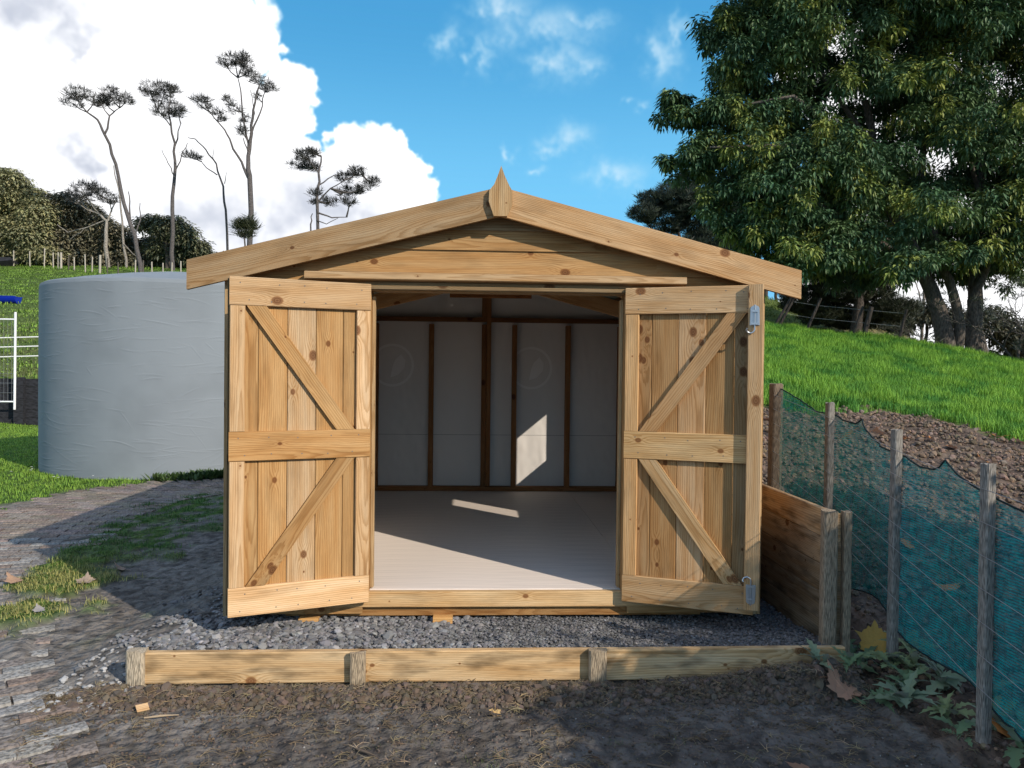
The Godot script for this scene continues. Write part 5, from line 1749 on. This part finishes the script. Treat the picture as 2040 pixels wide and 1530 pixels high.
func build_big_tree() -> void:
	var at := Vector3(15.2, ground(15.2, -19.0), -19.0)
	var T := thing("big_leafy_tree", "huge dark leafy tree filling the upper right, forked at its base", "tree", at)
	var m := MB.new()
	m.col = Color(0.15, 0.13, 0.115)
	var trunks := [[0.42, 0.16, 14.6, 2.1, 14.25, 3.6, 13.85, 4.5, 13.1, 5.9, 12.4, 7.6, 11.8, 10.0], [0.26, 0.12, 14.9, 2.1, 14.65, 3.7, 14.15, 4.9, 13.6, 6.9, 13.3, 9.5], [0.38, 0.18, 15.6, 2.1, 15.6, 3.9, 15.55, 5.1, 15.65, 8.1, 15.4, 11.0], [0.26, 0.12, 15.2, 2.1, 15.3, 3.9, 16.1, 6.6, 17.2, 9.0], [0.16, 0.05, 13.8, 4.5, 12.2, 5.5, 10.0, 6.5, 8.6, 6.9], [0.16, 0.05, 12.9, 6.4, 11.3, 8.3, 9.0, 9.6, 6.9, 9.5], [0.14, 0.05, 12.2, 8.4, 10.4, 10.4, 8.8, 12.0], [0.12, 0.05, 11.3, 8.3, 9.0, 8.2, 6.6, 8.1], [0.12, 0.05, 15.6, 6.5, 14.4, 8.4, 13.6, 11.2], [0.1, 0.04, 13.1, 5.9, 11.6, 5.5, 10.0, 5.2], [0.1, 0.04, 15.8, 5.5, 17.0, 6.2, 18.4, 6.6]]
	var ti := 0
	for l in trunks:
		var pts := []
		var rad := []
		var n: int = (l.size() - 2) / 2
		for k in n:
			var f := float(k) / (n - 1)
			var p := Vector3(l[2 + k * 2], l[3 + k * 2], -19.0) - at
			p.z = (0.3 * sin(ti * 2.1) if ti < 4 else 0.5 + f * rr(-1.0, 2.0)) * minf(1.0, k)
			if ti < 4 and k == 0: p.y = -0.3
			pts.append(p)
			rad.append(lerpf(l[0], l[1], f) * (0.8 if ti < 4 and k == 0 else 0.66))
		m.tube(wavy(pts, 0.10), widen(rad), 9, true)
		ti += 1
	# lobes of foliage: x, y, half width, half height on the tree's middle plane
	var L := [[7.2, 12.0, 0.9, 0.7], [8.2, 12.7, 1.2, 0.9], [9.6, 12.6, 1.2, 0.9], [7.6, 11.0, 1.0, 0.7], [9.2, 11.2, 1.4, 0.9], [6.1, 9.6, 0.7, 0.3], [5.5, 9.75, 0.35, 0.18], [7.0, 9.4, 0.9, 0.5], [8.3, 9.8, 1.3, 0.8], [6.0, 7.9, 0.6, 0.3], [5.4, 8.05, 0.3, 0.15], [6.7, 8.5, 0.8, 0.5], [8.0, 8.1, 1.2, 0.8], [9.2, 8.9, 1.2, 0.9], [7.5, 6.8, 1.0, 0.7], [8.8, 6.9, 1.2, 0.8], [8.0, 6.0, 0.9, 0.45], [9.9, 7.7, 1.1, 0.8], [9.9, 6.0, 1.2, 0.8], [9.3, 5.0, 1.1, 0.5], [10.8, 6.6, 1.1, 0.8], [11.2, 5.2, 1.2, 0.6], [10.8, 8.5, 0.9, 0.7], [10.5, 10.3, 0.8, 0.8], [11.4, 11.7, 0.9, 0.6], [12.6, 12.7, 1.4, 0.9], [13.9, 11.9, 1.4, 0.9], [15.3, 12.6, 1.4, 1.1], [16.8, 12.0, 1.2, 1.4], [13.0, 10.8, 1.3, 0.8], [14.6, 10.2, 1.3, 0.8], [16.4, 9.8, 1.2, 1.1], [12.9, 9.3, 1.3, 0.6], [14.3, 8.5, 1.3, 0.7], [16.1, 8.0, 1.4, 0.9], [12.1, 7.7, 0.9, 0.6], [13.4, 7.1, 1.2, 0.7], [15.0, 6.5, 1.3, 0.7], [16.9, 6.3, 1.2, 0.9], [12.4, 6.0, 1.1, 0.6], [13.9, 5.4, 1.1, 0.5], [15.7, 5.4, 1.2, 0.6], [12.1, 4.8, 0.9, 0.45], [17.2, 8.6, 1.2, 1.4], [14.4, 12.7, 1.2, 0.8], [18.0, 10.5, 1.4, 1.8], [18.0, 7.1, 1.2, 1.4], [15.8, 14.1, 2.3, 1.1], [12.6, 14.0, 1.8, 1.1], [9.1, 13.9, 1.8, 1.1], [10.9, 13.2, 1.2, 0.8], [11.7, 9.8, 0.8, 0.5], [17.2, 4.9, 1.0, 0.5], [19.3, 8.5, 1.5, 1.8], [19.2, 12.0, 1.6, 1.8]]
	var X := []
	var C := []
	for l in L:
		for layer in 2:
			var c := Vector3(l[0] + rr(-0.25, 0.25) + 0.25 * smoothstep(9.5, 7.0, l[0]), l[1] + rr(-0.2, 0.2), -19.0) - at
			var round_ := clampf(1.0 - absf(l[0] - 14.0) / 9.5, 0.1, 1.0)
			c.z = (rr(0.2, 3.6) if layer == 0 else rr(-3.0, -0.2)) * round_
			if layer == 1 and rng.randf() < 0.1: continue
			var n := int(104.0 * (l[2] + 0.2) * (l[3] + 0.25) * 2.0)
			# shoots inside the lobe, each hung with sprays
			var shoots := []
			var tones := []
			for k in maxi(4, n / 11):
				shoots.append(in_ball())
				var q := rng.randf()
				tones.append(Color(0.065, 0.135, 0.07).lerp(Color(0.115, 0.18, 0.065), q) if q < 0.78 else Color(0.18, 0.24, 0.06).lerp(Color(0.25, 0.29, 0.07), rng.randf()))
			for k in n:
				var b: Vector3 = shoots[k % shoots.size()] + in_ball() * Vector3(0.27, 0.40, 0.27)
				X.append(upright(c.x + b.x * l[2], c.y + b.y * l[3], c.z + b.z * l[2] * 0.9, rr(0.7, 1.25)))
				C.append(vary(tones[k % shoots.size()], 0.22))
	put(T, "trunk", m.mesh(), M.bark)
	multi(T, "crown", leaf_spray(11, 0.195, 0.072, 0.55, 0.19), M.leafy, X, C)

func build_hedge() -> void:
	# hedge outside the frame to the right; it shades the soil in front of the fence
	var T := thing("hedge", "tall clipped hedge standing right of the netting fence", "hedge", Vector3(4.3, 0, 2.2))
	var X := []
	var C := []
	for k in 5600:
		var f := 0.76 * (1.0 - pow(rng.randf(), 1.25))
		var x := lerpf(5.35, 2.75, f) + rr(-0.35, 0.35)
		var z := lerpf(-0.15, 5.9, f) + rr(-0.3, 0.3)
		var y := rr(0.05, 2.45) + 0.08 * sin(f * 30.0)
		X.append(upright(x - 4.3, y, z - 2.2, rr(0.7, 1.2)))
		C.append(vary(Color(0.03, 0.06, 0.02), 0.3))
	var m := MB.new()
	m.col = Color(0.12, 0.10, 0.085)
	for k in 14:
		var f := (k + 0.5) / 18.5
		var b := Vector3(lerpf(5.35, 2.75, f) - 4.3, -0.1, lerpf(-0.15, 5.9, f) - 2.2)
		m.tube([b, b + Vector3(rr(-0.2, 0.2), 1.2, rr(-0.2, 0.2)), b + Vector3(rr(-0.3, 0.3), 2.2, rr(-0.3, 0.3))], [0.04, 0.03, 0.015], 5, false)
	put(T, "stems", m.mesh(), M.bark)
	multi(T, "foliage", leaf_spray(12, 0.10, 0.06, 0.3, 0.12), M.leafy, X, C)

# ---------------------------------------------------------------- leaves and weeds
func maple_leaf(size: float, curl: float, lobes := 5) -> ArrayMesh:
	var m := MB.new()
	var out := []
	var rim := [[-150, 0.42], [-128, 0.50], [-118, 0.62], [-108, 0.50], [-92, 0.60], [-78, 0.55], [-66, 0.72], [-60, 0.92], [-50, 0.70], [-38, 0.76], [-28, 0.70], [-20, 0.80], [-12, 0.78], [-8, 0.9], [0, 1.1], [8, 0.9], [12, 0.78], [20, 0.80], [28, 0.70], [38, 0.76], [50, 0.70], [60, 0.92], [66, 0.72], [78, 0.55], [92, 0.60], [108, 0.50], [118, 0.62], [128, 0.50], [150, 0.42], [180, 0.16]]
	for r in rim: out.append([r[0] * D2R, r[1] * size * rr(0.92, 1.06)])
	var P := func(a: float, r: float) -> Vector3:
		var x := sin(a) * r
		var z := -cos(a) * r
		var f := r / size
		return Vector3(x, size * (curl * f * f * (0.5 + 0.5 * cos(a * 2.0)) + 0.10 * curl * sin(a * 5.0) * f) + 0.004, z)
	for i in out.size():
		var a = out[i]
		var b = out[(i + 1) % out.size()]
		var p0: Vector3 = P.call(a[0], 0.0)
		var p1: Vector3 = P.call(a[0], a[1] * 0.5)
		var p2: Vector3 = P.call(b[0], b[1] * 0.5)
		m.auto(p0, p1, p2, Vector3.UP)
		m.auto(p1, P.call(a[0], a[1]), P.call(b[0], b[1]), Vector3.UP)
		m.auto(p1, P.call(b[0], b[1]), p2, Vector3.UP)
	m.tube([Vector3(0, 0.004, 0.0), Vector3(0.02 * size, 0.006, size * 0.5), Vector3(0.1 * size, 0.004, size * 0.95)], [0.0016, 0.0013, 0.001], 4, false)
	return m.mesh()

func build_leaves() -> void:
	var L := [
		[1.60, 0.93, 0.128, 0.45, Color(0.36, 0.21, 0.14), 0.6, 0.42, "largest brown fallen leaf, lying on bare soil before the edging"],
		[1.57, 0.80, 0.075, 0.7, Color(0.34, 0.18, 0.10), 2.4, -0.8, "small brown leaf propped against the right end of the edging"],
		[1.955, 0.50, 0.12, 0.35, Color(0.52, 0.32, 0.07), -0.7, 1.15, "large yellow leaf propped at the foot of the second batten"],
		[2.06, 1.36, 0.10, 0.3, Color(0.48, 0.17, 0.03), 1.0, 0.4, "bright orange leaf at the lower right corner"],
		[1.14, 1.555, 0.10, 0.2, Color(0.28, 0.16, 0.10), 2.0, 0.2, "brown leaf cut by the bottom edge of the view"],
		[-0.03, 0.985, 0.052, 1.3, Color(0.50, 0.34, 0.15), 2.9, -0.5, "small curled yellow leaf in front of the edging's middle"],
		[-3.27, -1.05, 0.085, 0.5, Color(0.34, 0.22, 0.15), 1.3, 0.15, "curled tan leaf on the bricks at the left edge"],
		[-2.80, -1.02, 0.085, 0.4, Color(0.30, 0.23, 0.18), 0.2, 0.1, "pale brown leaf on the yellow grass patch"],
		[-2.72, -0.33, 0.05, 0.5, Color(0.26, 0.25, 0.25), 0.9, 0.2, "small grey leaf where the grass patch meets the bricks"],
		[-2.76, -1.50, 0.065, 0.5, Color(0.30, 0.22, 0.17), 1.8, 0.3, "buff leaf lying in the shed's shadow on sparse grass"],
		[-2.98, -3.35, 0.06, 0.5, Color(0.20, 0.10, 0.07), 2.6, 0.2, "dark red leaf in the shade beyond the sparse grass"]]
	for l in L:
		var m := mat(lin(l[4].r, l[4].g, l[4].b), 0.75)
		m.backlight_enabled = true
		m.backlight = Color(0.35, 0.35, 0.35)
		m.heightmap_enabled = true
		m.heightmap_texture = M.grit
		m.heightmap_scale = 0.3
		m.uv1_triplanar = true
		m.uv1_scale = Vector3(6, 6, 6)
		var b := Basis(Vector3.UP, l[5]) * Basis(Vector3.RIGHT, l[6])
		var o := put(self, "fallen_leaf", maple_leaf(l[2], l[3]), m, Transform3D(b, Vector3(l[0], ground(l[0], l[1]) + 0.006 + sin(l[6]) * l[2] * 0.45, l[1])))
		tag(o, l[7], "leaf", "fallen leaves")
	var om := mat(lin(0.5, 0.20, 0.05), 0.75)
	om.backlight_enabled = true
	om.backlight = Color(0.3, 0.3, 0.3)
	var sm := maple_leaf(0.11, 0.5)
	for p in [[4.8, -4.8], [5.5, -4.9], [4.9, -5.05], [6.7, -5.3], [4.3, -3.5], [4.3, -4.6], [5.6, -4.6], [5.6, -4.0], [6.9, -5.2], [4.6, -4.95], [3.1, -1.2], [2.9, -0.3], [5.05, -4.7], [3.6, -5.2]]:
		var o := put(self, "fallen_leaf", sm, om, Transform3D(Basis.from_euler(Vector3(rr(-0.5, 0.5), rr(0, TAU), rr(-0.5, 0.5))), Vector3(p[0], ground(p[0], p[1]) + 0.05, p[1])))
		tag(o, "small orange leaf on the dug soil behind the green netting", "leaf", "orange leaves on the dug soil")
	# odd bits of timber
	var chip := put(self, "wood_chip", board(0.05, 0.042, 0.006, Color(0.7, 0.66, 0.6), 0.001), M.wood0, Transform3D(Basis(Vector3.UP, 0.6) * Basis(Vector3.RIGHT, -1.2), Vector3(-1.58, ground(-1.58, 0.95) + 0.018, 0.95)))
	tag(chip, "square pale wood chip near the left end of the edging", "wood chip")
	for s in [[-1.72, 0.42, 0.10, 0.2, "splintered stick on the gravel behind the left peg"], [-1.47, 1.02, 0.14, 0.1, "long pale splinter on soil below the edging"], [-1.86, 0.80, 0.09, 0.05, "grey sliver of wood left of the first peg"], [0.62, 1.5, 0.16, -0.5, "thin dead twig on soil near the bottom edge"], [-0.55, 1.35, 0.12, -0.7, "dark twig on soil left of centre"]]:
		var m := MB.new()
		m.col = Color(0.36, 0.28, 0.19) if s[0] < -1 else Color(0.13, 0.10, 0.075)
		m.tube([Vector3(-s[2] / 2, 0, 0), Vector3(0, 0.008, 0.006), Vector3(s[2] / 2, 0.004, -0.004)], [0.004, 0.006, 0.002], 5)
		var o := put(self, "stick", m.mesh(), M.tint, Transform3D(Basis(Vector3.UP, s[3]), Vector3(s[0], ground(s[0], s[1]) + 0.006, s[1])))
		tag(o, s[4], "stick", "sticks on the soil")

func lobed_leaf(L: float, W: float, arch: float) -> ArrayMesh:
	var m := MB.new()
	var n := 9
	var mid := []
	var hw := []
	for k in n + 1:
		var f := float(k) / n
		mid.append(Vector3(0, L * (0.55 * f * (1.0 - f * arch)) + 0.01, -L * f * (0.75 + 0.2 * f)))
		hw.append(W * sin(PI * pow(f, 0.75)) * (1.0 if k % 2 == 1 else 0.42) + 0.002)
	for k in n:
		for s: float in [-1.0, 1.0]:
			var a: Vector3 = mid[k]
			var b: Vector3 = mid[k + 1]
			var ea: Vector3 = a + Vector3(s * hw[k], 0.25 * hw[k], -0.02 * L * (1.0 if k % 2 == 1 else -0.3))
			var eb: Vector3 = b + Vector3(s * hw[k + 1], 0.25 * hw[k + 1], -0.02 * L * (1.0 if (k + 1) % 2 == 1 else -0.3))
			m.auto(a, ea, eb, Vector3.UP)
			m.auto(a, eb, b, Vector3.UP)
	return m.mesh()

func build_weeds() -> void:
	var mats := []
	for c in [Color(0.16, 0.22, 0.14), Color(0.11, 0.18, 0.09), Color(0.07, 0.14, 0.05), Color(0.17, 0.22, 0.10)]:
		var m := mat(lin(c.r, c.g, c.b), 0.65)
		m.backlight_enabled = true
		m.backlight = Color(0.5, 0.5, 0.5)
		mats.append(m)
	var shapes := []
	for k in 3: shapes.append(lobed_leaf(0.20, 0.038, 0.75 + 0.12 * k))
	var shorts := []
	for k in 2: shorts.append(lobed_leaf(0.085, 0.03, 0.6))
	var W := [[1.53, 0.775, 7, 0.75, 0, "drooping grey green thistle leaning on the edging's right end"], [1.83, 0.55, 12, 0.8, 1, "thistle with long leaves beside the retaining wall's post"], [1.80, 1.06, 11, 1.05, 0, "sprawling pale thistle on bare soil, lowest of the weeds"], [2.07, 0.93, 16, 1.0, 0, "dense thistle between the two nearest battens"], [2.00, 0.74, 13, 0.8, 3, "bushy thistle just below the second batten"], [2.0, 1.55, 13, 0.9, 1, "bluish thistle at the lower right corner below the fence"], [2.17, 1.12, 13, 0.9, 0, "thistle under the netting left of the nearest batten"], [1.87, 1.33, 8, 0.6, 1, "small thistle at the foot of the nearest batten"], [1.70, 0.98, 10, 0.7, 1, "young thistle between the brown leaf and the fence"], [1.93, 1.18, 14, 0.85, 3, "leafy light green thistle just left of the nearest batten"], [2.05, 1.30, 12, 0.85, 0, "grey thistle behind the nearest batten's foot"], [1.90, 0.88, 13, 0.8, 1, "thick green thistle in the middle of the weeds"], [1.68, 0.80, 9, 0.7, 1, "flat thistle hugging the corner of the edging"], [2.12, 0.78, 12, 0.8, 0, "pale thistle under the hem of the netting"]]
	for w in W:
		var T := thing("thistle", w[5], "weed", Vector3(w[0], ground(w[0], w[1]), w[1]), 0.0, "thistles along the fence")
		for k in w[2]:
			var b := Basis(Vector3.UP, TAU * k / w[2] + rr(-0.3, 0.3)) * Basis(Vector3.RIGHT, rr(-0.3, 0.75)) * Basis(Vector3.BACK, rr(-0.5, 0.5))
			put(T, "leaf", shapes[rng.randi() % 3], mats[w[4]], Transform3D(b.scaled(Vector3.ONE * w[3] * rr(0.45, 1.05)), Vector3(rr(-0.03, 0.03), rr(0.0, 0.03), rr(-0.03, 0.03))))
	var V := [[1.82, 0.36, 26, 2, "dark leafy weed in the gap behind the retaining wall post"], [1.93, 0.72, 34, 3, "low bright green weed under the yellow leaf"], [2.10, 0.60, 24, 3, "yellowish low weed right of the second batten"], [1.72, 0.66, 16, 1, "small green weed at the corner of the edging"], [2.14, 1.38, 22, 3, "light green weed by the orange leaf"]]
	for w in V:
		var T := thing("low_weed", w[4], "weed", Vector3(w[0], ground(w[0], w[1]), w[1]), 0.0, "low weeds along the fence")
		for k in w[2]:
			var b := Basis(Vector3.UP, rr(0, TAU)) * Basis(Vector3.RIGHT, rr(-0.3, 0.7))
			put(T, "leaf", shorts[rng.randi() % 2], mats[w[3]], Transform3D(b.scaled(Vector3.ONE * rr(0.6, 1.1)), Vector3(rr(-0.09, 0.09), rr(0.0, 0.05), rr(-0.09, 0.09))))
	# greenery at the foot of the tank
	var X := []
	var C := []
	for k in 900:
		var a := rr(0.9, 2.5)
		var r := 2.03 + absf(rng.randfn(0, 0.12))
		var x := -4.85 + cos(a) * r
		var z := -8.35 + sin(a) * r
		if rng.randf() < smoothstep(-3.7, -4.7, x): continue
		X.append(upright(x, ground(x, z), z, rr(0.5, 1.3)))
		C.append(vary(Color(0.05, 0.09, 0.025), 0.3))
	var o := multi(self, "tank_weeds", leaf_spray(8, 0.09, 0.035, -0.6, 0.05), M.leafy, X, C)
	tag(o, "low green weeds growing along the foot of the tank", "weeds")
	# daisies in the lawn
	var dz := MB.new()
	for k in 8:
		var a := TAU * k / 8.0
		dz.leaf(Vector3(0, 0.06, 0), Vector3(cos(a), 0.2, sin(a)).normalized(), Vector3(-sin(a), 0, cos(a)), 0.018, 0.009, 0.05, 0.0)
	X = []
	C = []
	for k in 260:
		var x := rr(-14.0, -5.0)
		var z := rr(-15.5, -5.0)
		if n_mid.get_noise_2d(x * 0.9, z * 0.9) < 0.15 or path_near(x, z).y > 0.0: continue
		X.append(upright(x, ground(x, z), z, rr(0.8, 1.4)))
		C.append(Color(0.75, 0.75, 0.72))
	o = multi(self, "daisies", dz.mesh(), M.tint, X, C)
	tag(o, "tiny white daisies dotted over the lawn on the left", "flowers")

# ---------------------------------------------------------------- the whole
func _ready() -> void:
	rng.seed = 4711
	n_low.seed = 1; n_mid.seed = 2; n_fine.seed = 3
	for f in [n_low, n_mid, n_fine]:
		f.frequency = 1.0
		f.fractal_octaves = 3
	var cam := Camera3D.new()
	cam.name = "camera"
	cam.position = Vector3(-0.1318, 1.5172, 4.4053)
	cam.rotation_degrees = Vector3(-0.859, -2.744, 0.63)
	cam.fov = 52.83
	cam.near = 0.05
	cam.far = 900.0
	add_child(cam)
	cam.current = true
	var we := WorldEnvironment.new()
	we.name = "environment"
	var env := Environment.new()
	env.background_mode = Environment.BG_SKY
	env.sky = make_sky()
	env.tonemap_mode = Environment.TONE_MAPPER_LINEAR
	env.tonemap_exposure = 1.25
	env.sdfgi_enabled = true
	env.ssao_enabled = true
	env.ssil_enabled = true
	we.environment = env
	add_child(we)
	var sun := DirectionalLight3D.new()
	sun.name = "sun"
	sun.light_color = Color(1.0, 0.945, 0.87)
	sun.light_energy = 1.25
	sun.light_angular_distance = 0.5
	sun.shadow_enabled = true
	add_child(sun)
	sun.look_at_from_position(Vector3(0.596, 0.50, 0.628) * 10.0, Vector3.ZERO)
	make_materials()
	build_ground()
	build_path()
	build_shed()
	build_edging()
	build_net_fence()
	build_tank()
	build_left_back()
	build_leaning_fence()
	build_trees()
	build_hedge()
	build_leaves()
	build_weeds()
	scatter_soil()
	scatter_grass()
